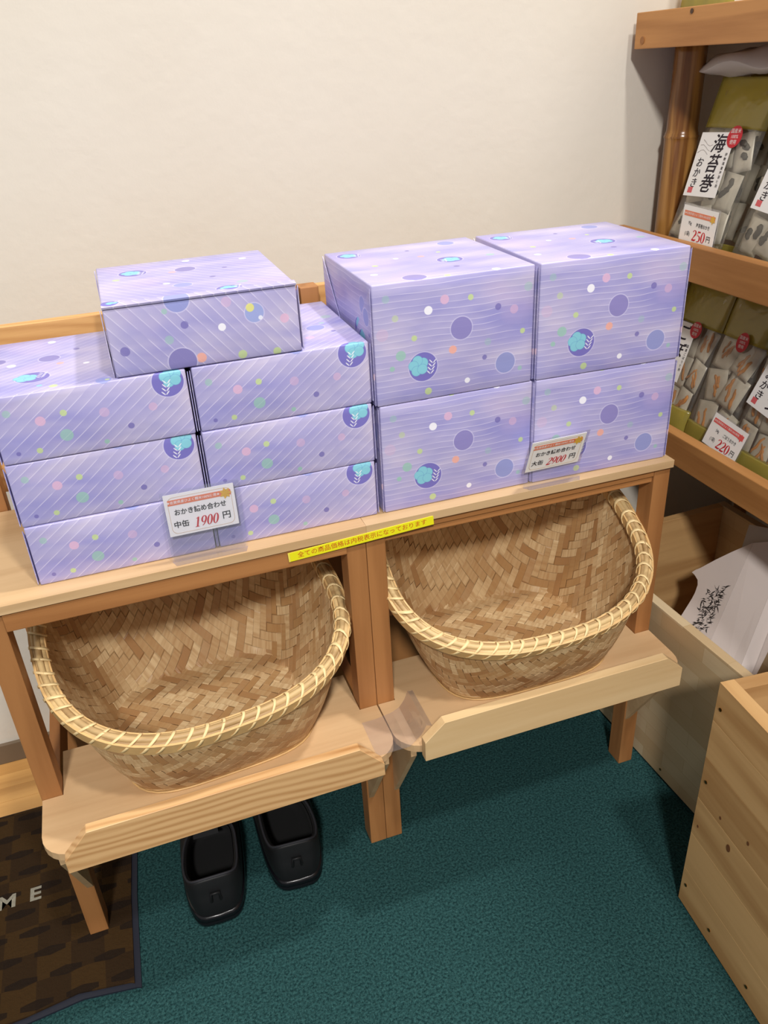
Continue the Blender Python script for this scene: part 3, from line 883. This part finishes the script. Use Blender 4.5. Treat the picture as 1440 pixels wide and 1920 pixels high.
# ------------------------------------------------------------------ shoes
def shoe(label, loc, yaw, mirror):
    t = thing('shoe', label, 'shoe', loc, yaw, 'pair of black shoes under the bench')
    NP = 40
    def loop(z, y0, y1, wh, wb, inset=0.0, shift=0.0):
        """outline: heel at y0, toe at y1; wh heel half width, wb ball half width"""
        P = []
        for k in range(NP):
            a = 2 * pi * k / NP
            c, s = cos(a), sin(a)
            yy = (y0 + y1) / 2 + (y1 - y0) / 2 * sgn_pow(s, .8)
            f = (yy - y0) / max(1e-6, (y1 - y0))
            hw = (wh + (wb - wh) * (3 * f * f - 2 * f ** 3)) * 1.16 - inset
            xx = sgn_pow(c, .46) * hw + mirror * .010 * f * f + shift
            rise = .010 * max(0, 1 - f * 7) ** 2 if z > .072 else 0
            P.append(Vector((xx, yy, z + rise)))
        return P
    def skin(name, loops, mat, cap0, cap1):
        V = [p for L in loops for p in L]; Fc = []
        for i in range(len(loops) - 1):
            for k in range(NP):
                Fc.append((i * NP + k, i * NP + (k + 1) % NP, (i + 1) * NP + (k + 1) % NP, (i + 1) * NP + k))
        if cap0: Fc.append(tuple(range(NP))[::-1])
        if cap1: Fc.append(tuple((len(loops) - 1) * NP + k for k in range(NP)))
        return mesh_obj(name, V, Fc, mat, t, True)
    skin('sole', [loop(0, .004, .230, .037, .041), loop(.003, 0, .235, .041, .045), loop(.010, -.001, .236, .042, .046), loop(.0115, .001, .234, .0405, .0445), loop(.013, -.001, .236, .042, .046), loop(.021, .001, .233, .0405, .0445), loop(.022, .004, .230, .037, .042)], M_sole, True, True)
    skin('upper', [loop(.0205, .003, .231, .0385, .043), loop(.032, .002, .226, .0400, .043), loop(.045, .004, .208, .0405, .0415), loop(.058, .006, .180, .0400, .040),
                   loop(.070, .010, .150, .039, .038), loop(.080, .011, .128, .0385, .036), loop(.084, .013, .124, .036, .034),
                   loop(.082, .017, .121, .032, .031), loop(.060, .018, .135, .031, .032), loop(.034, .016, .150, .030, .033), loop(.030, .03, .14, .02, .02)], M_black, False, True)
    skin('lining', [loop(.0805, .0178, .1205, .0312, .0300), loop(.058, .0190, .134, .0300, .0310), loop(.0345, .0172, .149, .0290, .032), loop(.0325, .03, .14, .02, .02)], M_inside, False, True)
    # heel pull loop
    tube('pull_loop', [(-.007 , .0085, .046), (-.007, .0035, .056), (-.006, .0055, .068), (.006, .0055, .068), (.007, .0035, .056), (.007, .0085, .046)], .0024, M_black, t, 8)
    # collar binding
    L = loop(.0842, .0135, .1235, .0365, .0345)
    tube('collar_binding', L, .0020, plain('shoe_binding', (34, 34, 40), .7), t, 6, True)
    # tongue and laces towards the toe
    prism('tongue', [(.112, .070), (.121, .090), (.126, .091), (.160, .064), (.150, .060)], -.020, .020, 0, M_black, t)
    for k in range(3):
        yy = .134 + .013 * k; zz = .0800 - .0085 * k
        tube('lace', [(-.026, yy + .004, zz - .009), (-.012, yy, zz + .002), (.012, yy, zz + .002), (.026, yy + .004, zz - .009)], .0019, plain('lace_black', (30, 30, 34), .8), t, 6)
    return t
shoe('black shoe on the carpet, the one nearer the brown doormat', (-.2880, -.0570, 0.0004), -.02, 1)
shoe('black shoe on the carpet, the one nearer the two joined bench legs', (-.1590, -.0420, 0.0004), -.06, -1)

# ------------------------------------------------------------------ doormat
def mat_material():
    m, nt, b = new_mat('doormat_pile')
    tc = N(nt, 'ShaderNodeTexCoord')
    src = tc.outputs['Object']
    chk = N(nt, 'ShaderNodeTexChecker'); nt.links.new(src, chk.inputs[0]); chk.inputs['Scale'].default_value = 1 / .048
    f = noise(nt, src, 160, 3, .7)
    base = mix_col(nt, chk.outputs['Fac'], lin(62, 44, 22), lin(48, 34, 20))
    # dark lozenge bars, brick fashion
    sep = N(nt, 'ShaderNodeSeparateXYZ'); nt.links.new(src, sep.inputs[0])
    row = math_n(nt, 'DIVIDE', sep.outputs[1], .040)
    rf = math_n(nt, 'FRACT', row); ri = math_n(nt, 'FLOOR', row)
    col = math_n(nt, 'ADD', math_n(nt, 'DIVIDE', sep.outputs[0], .062), math_n(nt, 'MULTIPLY', ri, .37))
    cf = math_n(nt, 'FRACT', col)
    dx = math_n(nt, 'ABSOLUTE', math_n(nt, 'SUBTRACT', cf, .5)); dy = math_n(nt, 'ABSOLUTE', math_n(nt, 'SUBTRACT', rf, .5))
    bar = math_n(nt, 'MULTIPLY', math_n(nt, 'LESS_THAN', math_n(nt, 'MULTIPLY_ADD', dx, .28, dy), .195), math_n(nt, 'LESS_THAN', dx, .36))
    c = mix_col(nt, math_n(nt, 'MULTIPLY', bar, .85), base, lin(26, 20, 18))
    c = mix_col(nt, math_n(nt, 'MULTIPLY', f, .45), c, lin(46, 34, 22))
    nt.links.new(c, b.inputs['Base Color'])
    b.inputs['Roughness'].default_value = .95; b.inputs['Specular IOR Level'].default_value = .1
    bump(nt, b, math_n(nt, 'SUBTRACT', f, math_n(nt, 'MULTIPLY', bar, .8)), .6, .003)
    return m
t = thing('doormat', 'brown doormat with grey welcome lettering and black rubber edge under the bench', 'doormat', (-.70, .09, 0))
def mat_edge(ins):
    P = []
    x0, x1, y1, y0 = -.45 + ins, .288 - ins, .200 - ins * .4, -.203 + ins
    P += [(x0, y1), (x0, y0)]
    for k in range(11):
        f = k / 10; x = x0 + (x1 - .006 - x0) * f
        wv = .012 * math.exp(-((x - .19) / .05) ** 2) - .03 * (1 - f) ** 2
        P.append((x, y0 + wv))
    P += [(x1, y0 - .002), (x1 + .004, -.05), (x1 + .011, .05), (x1 + .016, y1)]
    return P
prism('rubber_edge', mat_edge(0), .0005, .0035, 2, M_rubber, t)
prism('pile', mat_edge(.009), .0030, .0062, 2, mat_material(), t)
text(t, 'WELCOME', .034, .0, .009, .0066, plain('mat_lettering', (134, 130, 116), .9, nscale=200, nvar=.2), .03, 0, 1.1, 1, 2.0)

# ------------------------------------------------------------------ crates on the floor
def crate(label, loc, yaw, dims, th, mats, screws):
    w, d, h = dims
    t = thing('wooden_crate', label, 'crate', loc, yaw)
    box('side_board', 0, th, -d, 0, 0.004, h, mats[0], t)
    box('side_board', w - th, w, -d, 0, 0.004, h, mats[0], t)
    box('end_board', th, w - th, -th, 0, 0.004, h - .0005, mats[1], t)
    box('end_board', th, w - th, -d, -d + th, 0.004, h - .0005, mats[1], t)
    box('base_board', th, w - th, -d + th, -th, 0.012, 0.022, mats[1], t)
    for (y, z) in screws:
        bm = bmesh.new()
        bmesh.ops.create_cone(bm, cap_ends=True, segments=10, radius1=.0026, radius2=.0020, depth=.0012, matrix=Matrix.Translation((-.0005, y, z)) @ Matrix.Rotation(pi / 2, 4, 'Y'))
        bm_obj('screw', bm, M_screw, t)
    return t
def planked(label, loc, yaw, dims, th):
    """the near crate: sides glued up from broad pine boards, each board a part of its own"""
    w, d, h = dims
    t = thing('wooden_crate', label, 'crate', loc, yaw)
    zs = [.004, .075, .150, .222, .300, .366, h]
    for X in (0, w - th):
        for i in range(6):
            box('pine_board', X, X + th, -d, 0, zs[i] + .0001, zs[i + 1] - .0001, W_crate, t, .0004)
    for Y in (-th, -d):
        for i in range(3):
            box('end_board', th, w - th, Y, Y + th, .004 + i * h / 3, min(h - .0005, .004 + (i + 1) * h / 3 - .0002), W_crate_x, t, .0005)
    box('base_board', th, w - th, -d + th, -th, .014, .024, W_crate_x, t)
    for (y, z) in ((-.011, .393), (-.011, .262), (-.012, .047), (-.075, .03), (-.16, .03)):
        bm = bmesh.new()
        bmesh.ops.create_cone(bm, cap_ends=True, segments=10, radius1=.0028, radius2=.0020, depth=.0014, matrix=Matrix.Translation((-.0006, y, z)) @ Matrix.Rotation(pi / 2, 4, 'Y'))
        bm_obj('screw', bm, M_screw, t)
    for (y, z, r) in ((-.075, .205, .0065), (-.105, .250, .0035), (-.05, .235, .003), (-.2, .12, .006), (-.012, .175, .0025)):
        pts = [(-.0003, y + r * .6 * cos(q * pi / 6), z + r * sin(q * pi / 6)) for q in range(12)]
        V = pts + [(-.0006, p[1], p[2]) for p in pts]
        Fc = [tuple(range(12)), tuple(range(23, 11, -1))] + [(i, (i + 1) % 12, 12 + (i + 1) % 12, 12 + i) for i in range(12)]
        mesh_obj('wood_knot', V, Fc, plain('knot_brown', (112, 70, 36), .6), t)
    return t
planked('tall pine crate with brass screws standing on the green carpet', (.381, -.2660, 0), -.083, (.46, .62, .430), .0200)
crate('low pale crate holding a paper bag, pushed under the snack shelves', (.4865, .2460, 0), .04, (.345, .488, .335), .0165, (W_lam, W_crate_x), ((-.30, .02), (-.41, .02)))

# ------------------------------------------------------------------ snack shelf unit
XR = .630
t = thing('snack_shelf', 'wooden wall shelf unit with bamboo post holding snack bags', 'shelf unit', (XR, 0, 0))
YN, YF = -1.0, .414
for (z0, z1, nm) in ((1.142, 1.193, 'front_beam'), (.809, .864, 'front_rail'), (.491, .546, 'front_rail')):
    box(nm, 0, .022, YN, YF if z0 > 1 else .430, z0, z1, W_rail, t, .0015)
for z in (1.150, .812, .494):
    box('shelf_board', .0222, .372, YN, .4364, z, z + .014, W_rail_top, t)
for Y in (YN, YF - .026):
    box('rear_post', .374, .388, Y, Y + .026, 0.0, 1.40, W_leg, t)
box('rear_post', .374, .388, -.30, -.274, 0.0, 1.40, W_leg, t)
# wooden plug and knot on the top beam
for (y, z, r, c) in ((.392, 1.154, .0055, (150, 98, 50)), (.275, 1.187, .0035, (70, 44, 24))):
    bm = bmesh.new()
    bmesh.ops.create_cone(bm, cap_ends=True, segments=14, radius1=r, radius2=r * .9, depth=.0012, matrix=Matrix.Translation((-.0005, y, z)) @ Matrix.Rotation(pi / 2, 4, 'Y'))
    bm_obj('wood_plug', bm, plain('plug_%d' % c[0], c, .5), t)
# bamboo post: tube with swollen nodes, passing through the middle shelf
def bamboo(x, y, z0, z1, r, nodes):
    pts = []; rad = []
    z = z0
    zs = sorted(set([z0, z1] + [n + dz for n in nodes for dz in (-.012, -.005, -.0022, 0.0, .0022, .005, .012)] + [z0 + (z1 - z0) * k / 20 for k in range(21)]))
    for z in zs:
        if z < z0 or z > z1: continue
        rr = r
        for n in nodes:
            d = z - n
            rr += r * .10 * math.exp(-(d / .004) ** 2) - r * .09 * math.exp(-((d - .0) / .0012) ** 2) - r * .06 * (1 if d > 0 else 0)
        pts.append((x, y, z)); rad.append(rr)
    return tube('bamboo_post', pts, rad, M_bamboo, t, 22)
bamboo(.722 - XR, .388, .5082, .8115, .0265, (.66,))
bamboo(.722 - XR, .388, .8265, 1.1495, .0275, (1.010,))

# ------------------------------------------------------------------ snack bags
def bag_frame(lean, yaw=0.0):
    l = lean
    M3 = Matrix(((0, sin(l), -cos(l)), (-1, 0, 0), (0, cos(l), sin(l))))
    return rz(yaw) @ M3

def pillow(name, w, y0, y1, H_all, d, mat, parent, off=0.0, nx=12, ny=14, seam=.006):
    """part of a pillow bag: closed skin between heights y0..y1 (whole bag 0..H_all)"""
    def prof(x, y):
        fx = max(0.0, 1 - abs(2 * x / w) ** 3.0)
        a = min(1.0, max(0.0, y / (H_all * .16))); b = min(1.0, max(0.0, (H_all - y) / (H_all * .45)))
        return (d / 2) * fx ** .6 * sqrt(max(0, 1 - (1 - a) ** 2)) * (b ** .8) + .0004 + off
    V = []; Fc = []
    for s in (1, -1):
        for j in range(ny + 1):
            y = y0 + (y1 - y0) * j / ny
            for i in range(nx + 1):
                x = -w / 2 + w * i / nx
                cr = .0016 * sin(37 * x / w + 5 * y / H_all) * sin(11 * y / H_all + 3) if d > .012 else 0
                V.append((x * (1 + (off / w if off else 0)), y, s * (prof(x, y) + cr * (prof(x, y) > .003))))
    K = (nx + 1) * (ny + 1)
    for j in range(ny):
        for i in range(nx):
            a = j * (nx + 1) + i
            Fc.append((a, a + 1, a + nx + 2, a + nx + 1)); Fc.append((K + a, K + a + nx + 1, K + a + nx + 2, K + a + 1))
    for i in range(nx):
        Fc.append((i, K + i, K + i + 1, i + 1)); q = ny * (nx + 1) + i
        Fc.append((q, q + 1, K + q + 1, K + q))
    for j in range(ny):
        a = j * (nx + 1); b = a + nx + 1
        Fc.append((a, b, K + b, K + a)); a += nx; b += nx
        Fc.append((a, K + a, K + b, b))
    return mesh_obj(name, V, Fc, mat, parent, True)

M_pack = plain('inner_packet', (198, 192, 184), .35, nscale=50, nvar=.12)
M_nori = plain('seaweed_cracker', (58, 54, 48), .6, nscale=60, nvar=.3)
M_crk = plain('burdock_cracker', (190, 128, 66), .6, nscale=50, nvar=.25)
M_seal = plain('seal_red', (214, 96, 100), .6)
M_brush = plain('brush_ink', (34, 24, 36), .7)
M_swirl = plain('label_grey', (196, 192, 190), .7)

def puff(name, w, h, d, mat, parent, mw, seed):
    """little sealed packet: puffed middle, flat crimped ends"""
    rnd = random.Random(seed); V = []; Fc = []; nx, ny = 6, 8
    ph = rnd.uniform(0, 6)
    for sg in (1, -1):
        for jj in range(ny + 1):
            for ii in range(nx + 1):
                u = ii / nx * 2 - 1; v = jj / ny * 2 - 1
                k = max(0, 1 - u ** 4) * max(0, 1 - abs(v / .86) ** 3)
                V.append(mw @ Vector((u * w / 2, v * h / 2, sg * (d * k * (1 + .25 * sin(5 * u + 4 * v + ph)) + .0003))))
    K = (nx + 1) * (ny + 1)
    for jj in range(ny):
        for ii in range(nx):
            a = jj * (nx + 1) + ii
            Fc.append((a, a + 1, a + nx + 2, a + nx + 1)); Fc.append((K + a, K + a + nx + 1, K + a + nx + 2, K + a + 1))
    for ii in range(nx):
        Fc.append((ii, K + ii, K + ii + 1, ii + 1)); q = ny * (nx + 1) + ii; Fc.append((q, q + 1, K + q + 1, K + q))
    for jj in range(ny):
        a = jj * (nx + 1); Fc.append((a, a + nx + 1, K + a + nx + 1, K + a)); a += nx; Fc.append((a, K + a, K + a + nx + 1, a + nx + 1))
    return mesh_obj(name, V, Fc, mat, parent, True)

def snack_bag(label, loc, lean, yaw, w, h, d, kind, lab, group, roll=0.0, rows=3, cols=3, foot=.085, sticker=None, head=.73):
    t = thing('snack_bag', label, 'snack bag', loc, bag_frame(lean, yaw) @ rz(roll), group)
    pillow('film', w, 0, h, h, d, M_bagfilm, t)
    pillow('yellow_header', w, h * head, h, h, d, M_yellowfilm, t, .0005)
    pillow('yellow_footer', w, 0.0, h * foot, h, d, M_yellowfilm, t, .0005)
    rnd = random.Random(sum(map(ord, label)))
    pw = w * .86 / cols; ph = h * .61 / rows
    for j in range(rows):
        for i in range(cols):
            cx = -w * .43 + pw * (i + .5) + rnd.uniform(-.003, .003); cy = h * .11 + ph * (j + .5) + rnd.uniform(-.004, .004)
            a = rnd.uniform(-.28, .28); z = rnd.uniform(-.002, .002)
            mw = Matrix.Translation((cx, cy, z)) @ Matrix.Rotation(a, 4, 'Z') @ Matrix.Rotation(rnd.uniform(-.15, .15), 4, 'X')
            puff('inner_packet', pw * 1.02, ph * 1.02, d * .17, M_pack, t, mw, rnd.random())
            mt = M_nori if kind == 'nori' else M_crk
            for q in range(2 if kind == 'nori' else 3):
                ox = rnd.uniform(-.26, .26) * pw; oy = rnd.uniform(-.22, .22) * ph
                L = rnd.uniform(.10, .20) * ph if kind == 'nori' else rnd.uniform(.20, .32) * ph
                b = rnd.uniform(-.5, .5) if kind != 'nori' else rnd.uniform(-1.2, 1.2)
                r0 = rnd.uniform(.0042, .0062) if kind == 'nori' else rnd.uniform(.0022, .0034)
                pts = [mw @ Vector((ox - sin(b) * L * f + .0012 * sin(5 * f + q), oy + cos(b) * L * f, d * .16)) for f in (-1, -.6, -.2, .2, .6, 1)]
                tube('cracker', pts, [r0 * .55, r0 * .95, r0, r0 * .92, r0, r0 * .5], mt, t, 7, flat=.8)
    if sticker:
        el = [(sticker[0] + .0135 * cos(q * pi / 12), sticker[1] + .0165 * sin(q * pi / 12)) for q in range(24)]
        S = flat('round_sticker', el, d / 2 + .0016, d / 2 + .0020, M_red, t)
        text(S, '国産米\n100%\n使用', .0065, sticker[0], sticker[1], d / 2 + .0023, M_white, .0, 0, 1, 1.1, name='sticker_lettering')
    if lab:
        (lx, ly, lw_, lh_, title, rollL) = lab
        zf = d / 2 + .0016
        L = flat('label', [(-lw_ / 2, 0), (lw_ / 2, 0), (lw_ / 2, lh_), (-lw_ / 2, lh_)], 0, .0005, M_white, t)
        L.matrix_local = Matrix.Translation((lx, ly, zf)) @ Matrix.Rotation(rollL, 4, 'Z')
        L['label'] = 'white label with black brush lettering'
        for k in range(3):
            pts = [(-lw_ * .46 + lw_ * .04 * k + q * lw_ * .08, lh_ * (.68 + .08 * k) + lh_ * .05 * sin(q * .9 + k), .0007) for q in range(5)]
            tube('swirl', pts, .0005, M_swirl, L, 5)
        n = len(title)
        for k in range(3):   # brush weight: the same characters printed thrice, a hair apart
            text(L, '\n'.join(title), lh_ / n * .92, lw_ * .10 + (k - 1) * .0007, lh_ * .50 + (k - 1) * .0003, .0009 + k * .00002, M_brush, .0, .15, 1.0, 1.0)
        for k in range(2):
            text(L, 'お\nか\nき', lh_ * .165, -lw_ * .30 + k * .0006, lh_ * .36, .0009 + k * .00002, M_brush, .0, .15, 1.0, .98)
        text(L, '\n'.join('伊勢湾産海苔使用' if kind == 'nori' else '国産ごぼう使用'), lh_ * .055, lw_ * .42, lh_ * .42, .0009, M_brush, .01, 0, 1, 1.25)
        flat('seal', [(-lw_ * .40, lh_ * .05), (-lw_ * .26, lh_ * .05), (-lw_ * .26, lh_ * .14), (-lw_ * .40, lh_ * .14)], .0006, .0008, M_seal, L)
        el = [(lw_ * .50 + lw_ * .20 * cos(q * pi / 12), lh_ * .93 + lw_ * .21 * sin(q * pi / 12)) for q in range(24)]
        S = flat('round_sticker', el, .0009, .0013, M_red, L)
        text(S, '国産米\n100%\n使用', lw_ * .095, lw_ * .50, lh_ * .93, .0016, M_white, .0, 0, 1, 1.1, name='sticker_lettering')
    return t

def shelf_card(label, loc, yaw, lean, price, weight, item, ban, roll=0.0):
    t = thing('shelf_price_card', label, 'price card', loc, bag_frame(lean, yaw) @ rz(roll))
    w, h = .084, .056
    flat('card', [(-w / 2, 0), (w / 2, 0), (w / 2, h), (-w / 2, h)], 0, .0005, M_white, t)
    flat('banner', [(-w / 2 + .004, h * .72), (w / 2 - .005, h * .72), (w / 2 - .005, h * .86), (-w / 2 + .004, h * .86)], .0006, .0008, ban, t)
    text(t, '★佐賀県産ひよく糯米100%使用★', h * .08, -.003, h * .79, .0010, M_white, 0)
    c = (w / 2 - .010, h * .77)
    flat('gilt_leaf', [(c[0] + .007 * cos(q) * (1 if q_ % 2 else .55), c[1] + .007 * sin(q) * (1 if q_ % 2 else .55)) for q_, q in enumerate([2 * pi * i / 12 for i in range(12)])], .0010, .0012, M_gold if ban == M_orange else ban, t)
    text(t, weight, h * .125, -w * .24, h * .54, .0008, M_ink, .01, 0, .8)
    text(t, item, h * .125, w * .14, h * .52, .0008, M_ink, .012, 0, .8)
    text(t, '(1袋)', h * .145, -w * .27, h * .24, .0008, M_ink, .006, 0, .75)
    figures(t, price, h * .42, w * .07, h * .24, .0008, M_red, 0.04, .9)
    text(t, '円', h * .19, w * .35, h * .22, .0008, M_ink, .01)
    flat('clear_sleeve', [(-w / 2 - .003, -.012), (w / 2 + .003, -.012), (w / 2 + .003, h + .003), (-w / 2 - .003, h + .003)], -.0008, -.0003, M_clear, t)
    return t
LEAN = atan(.30)
NG = 'seaweed cracker bags on the middle shelf'; GG = 'burdock cracker bags on the lower shelf'
snack_bag('seaweed cracker bag with white brush-lettered label, next to the bamboo post', (.6720, .268, .8275), LEAN, 0, .138, .280, .026, 'nori', (-.010, .098, .078, .098, '海苔巻', .05), NG)
snack_bag('seaweed cracker bag with white brush-lettered label, second from the bamboo post', (.6720, .105, .8275), LEAN, 0, .138, .280, .026, 'nori', (-.012, .092, .078, .098, '海苔巻', -.10), NG)
snack_bag('seaweed cracker bag standing behind the one next to the bamboo post', (.7180, .248, .8275), LEAN, .06, .138, .285, .024, 'nori', None, NG)
snack_bag('seaweed cracker bag, third from the bamboo post', (.6720, -.055, .8275), LEAN, 0, .138, .280, .026, 'nori', (-.010, .095, .078, .098, '海苔巻', .02), NG)
snack_bag('burdock cracker bag with brush-lettered label, next to the back wall', (.6760, .290, .5095), LEAN, 0, .122, .275, .024, 'burdock', (-.022, .095, .070, .105, 'ごぼう', .0), GG, foot=.20)
snack_bag('burdock cracker bag without a front label, between the first bag and the price card', (.6790, .176, .5095), LEAN, .0, .110, .275, .024, 'burdock', None, GG, rows=3, cols=2, sticker=(.010, .200), foot=.16)
snack_bag('burdock cracker bag with brush-lettered label, leaning beside the price card', (.6740, .052, .5095), LEAN, 0, .128, .270, .026, 'burdock', (-.014, .112, .076, .105, 'ごぼう', -.16), GG, foot=.16)
snack_bag('burdock cracker bag farthest from the back wall', (.6760, -.088, .5095), LEAN, 0, .128, .275, .026, 'burdock', (-.005, .095, .074, .105, 'ごぼう', .0), GG)
snack_bag('yellow topped snack bag standing on the uppermost shelf', (.6800, .315, 1.1645), LEAN * .5, 0, .12, .20, .024, 'nori', None, 'snack bags on the uppermost shelf', foot=.42)
shelf_card('white 250 yen price card standing at the middle shelf rail', (.6545, .2330, .8600), 0, .06, '250', '95g', '海苔巻おかき', M_orange, -.03)
shelf_card('white 220 yen price card leaning at the lower shelf rail', (.6600, .1130, .5380), 0, .30, '220', '54g', 'ごぼうおかき', M_redbanner, -.10)

# crumpled clear pouch lying on the bag tops
V = []; Fc = []
rnd = random.Random(5)
NU, NV = 14, 9
for s in (0, 1):
    for j in range(NV):
        for i in range(NU):
            u = i / (NU - 1) - .5; v = j / (NV - 1) - .5
            edge = max(0, 1 - (2 * abs(u)) ** 4) * max(0, 1 - (2 * abs(v)) ** 4)
            z = .014 * sin(9 * u + 2 * v) * cos(6 * v) * .5 + (1 if s else -1) * (.017 * edge + .0006)
            V.append((v * .085 + .01 * sin(5 * u), -u * .17, z))
for s in (0, 1):
    for j in range(NV - 1):
        for i in range(NU - 1):
            a = s * NU * NV + j * NU + i
            Fc.append((a, a + 1, a + NU + 1, a + NU))
K = NU * NV
for i in range(NU - 1):
    Fc.append((i, i + 1, K + i + 1, K + i)); q = (NV - 1) * NU + i; Fc.append((q, q + 1, K + q + 1, K + q))
for j in range(NV - 1):
    a = j * NU; Fc.append((a, a + NU, K + a + NU, K + a)); a += NU - 1; Fc.append((a, a + NU, K + a + NU, K + a))
pch = mesh_obj('crumpled_pouch', V, Fc, plain('pouch_grey', (196, 190, 186), .4), None, True)
pch.location = (.772, .288, 1.1175); pch.rotation_euler = (0, -.12, 0)
tag(pch, 'crumpled pale grey plastic pouch lying over the snack bag tops', 'pouch')

# ------------------------------------------------------------------ paper bag in the crate
tl = atan(.40)
BO = Vector((.600, .250, .10))
t = thing('paper_bag', 'white paper carrier bag with a black ink sketch leaning inside the low crate', 'paper bag', BO, bag_frame(tl, 0))
front = [(.118, -.075), (.134, .097), (.139, .150), (.139, .163), (.1365, .178), (.131, .186), (.120, .190), (.111, .191), (.116, .199), (.124, .208), (.146, .238), (.169, .267), (.200, .303), (.236, -.075)]
flat('front_sheet', front, 0, .0006, M_paper, t)
flat('back_sheet', [(.105, -.075), (.1335, .097), (.122, .152), (.139, .160), (.180, .250), (.300, .250), (.320, -.075)], -.0300, -.0294, M_paper, t)
def sheet(name, A, mat):
    n = len(A)
    V = list(A) + [(p[0], p[1], p[2] - .0006) for p in A]
    Fc = [tuple(range(n)), tuple(range(2 * n - 1, n - 1, -1))] + [(i, (i + 1) % n, n + (i + 1) % n, n + i) for i in range(n)]
    return mesh_obj(name, V, Fc, mat, t)
sheet('side_gusset', [(.2365, -.075, .0004), (.2005, .303, .0004), (.228, .322, -.006), (.262, .290, -.010), (.290, .110, -.008), (.318, -.075, -.010)], M_paper)
sheet('gusset_fold', [(.318, -.075, -.010), (.290, .110, -.008), (.262, .290, -.010), (.272, .290, -.028), (.300, .110, -.028), (.328, -.075, -.028)], M_paper)
# inner clear liner sticking out at the top
flat('liner', [(.150, .240), (.172, .275), (.162, .322), (.232, .345), (.262, .290), (.205, .300)], -.016, -.0156, film('liner_film', (240, 240, 240), .08, .45, .2), t)
rnd = random.Random(11)
# ink sketch: one print of many short brush strokes in a slanting block
V = []; Fc = []
for k in range(150):
    f = rnd.random(); g = rnd.random()
    if f > .55:      # dense dark upper block
        cx = .160 + .036 * g + .004 * (1 - f); cy = .146 + .050 * (f - .55) / .45 + .028 * g - .012
    else:            # looser lines running down to the fold
        cx = .168 + .034 * g; cy = .096 + .055 * f / .55 + .020 * g
    a = .75 + rnd.gauss(0, .45) + (1.7 if k % 6 == 0 else 0); L = rnd.uniform(.003, .009); wv = rnd.uniform(.0004, .0016)
    dx, dy = cos(a), sin(a); b0 = len(V); z = .0008 + k * 1e-6
    V += [(cx - dx * L, cy - dy * L, z), (cx + dy * wv, cy - dx * wv, z), (cx + dx * L, cy + dy * L, z), (cx - dy * wv, cy + dx * wv, z)]
    Fc.append((b0, b0 + 1, b0 + 2, b0 + 3))
mesh_obj('ink_sketch', V, Fc, M_sketch, t)
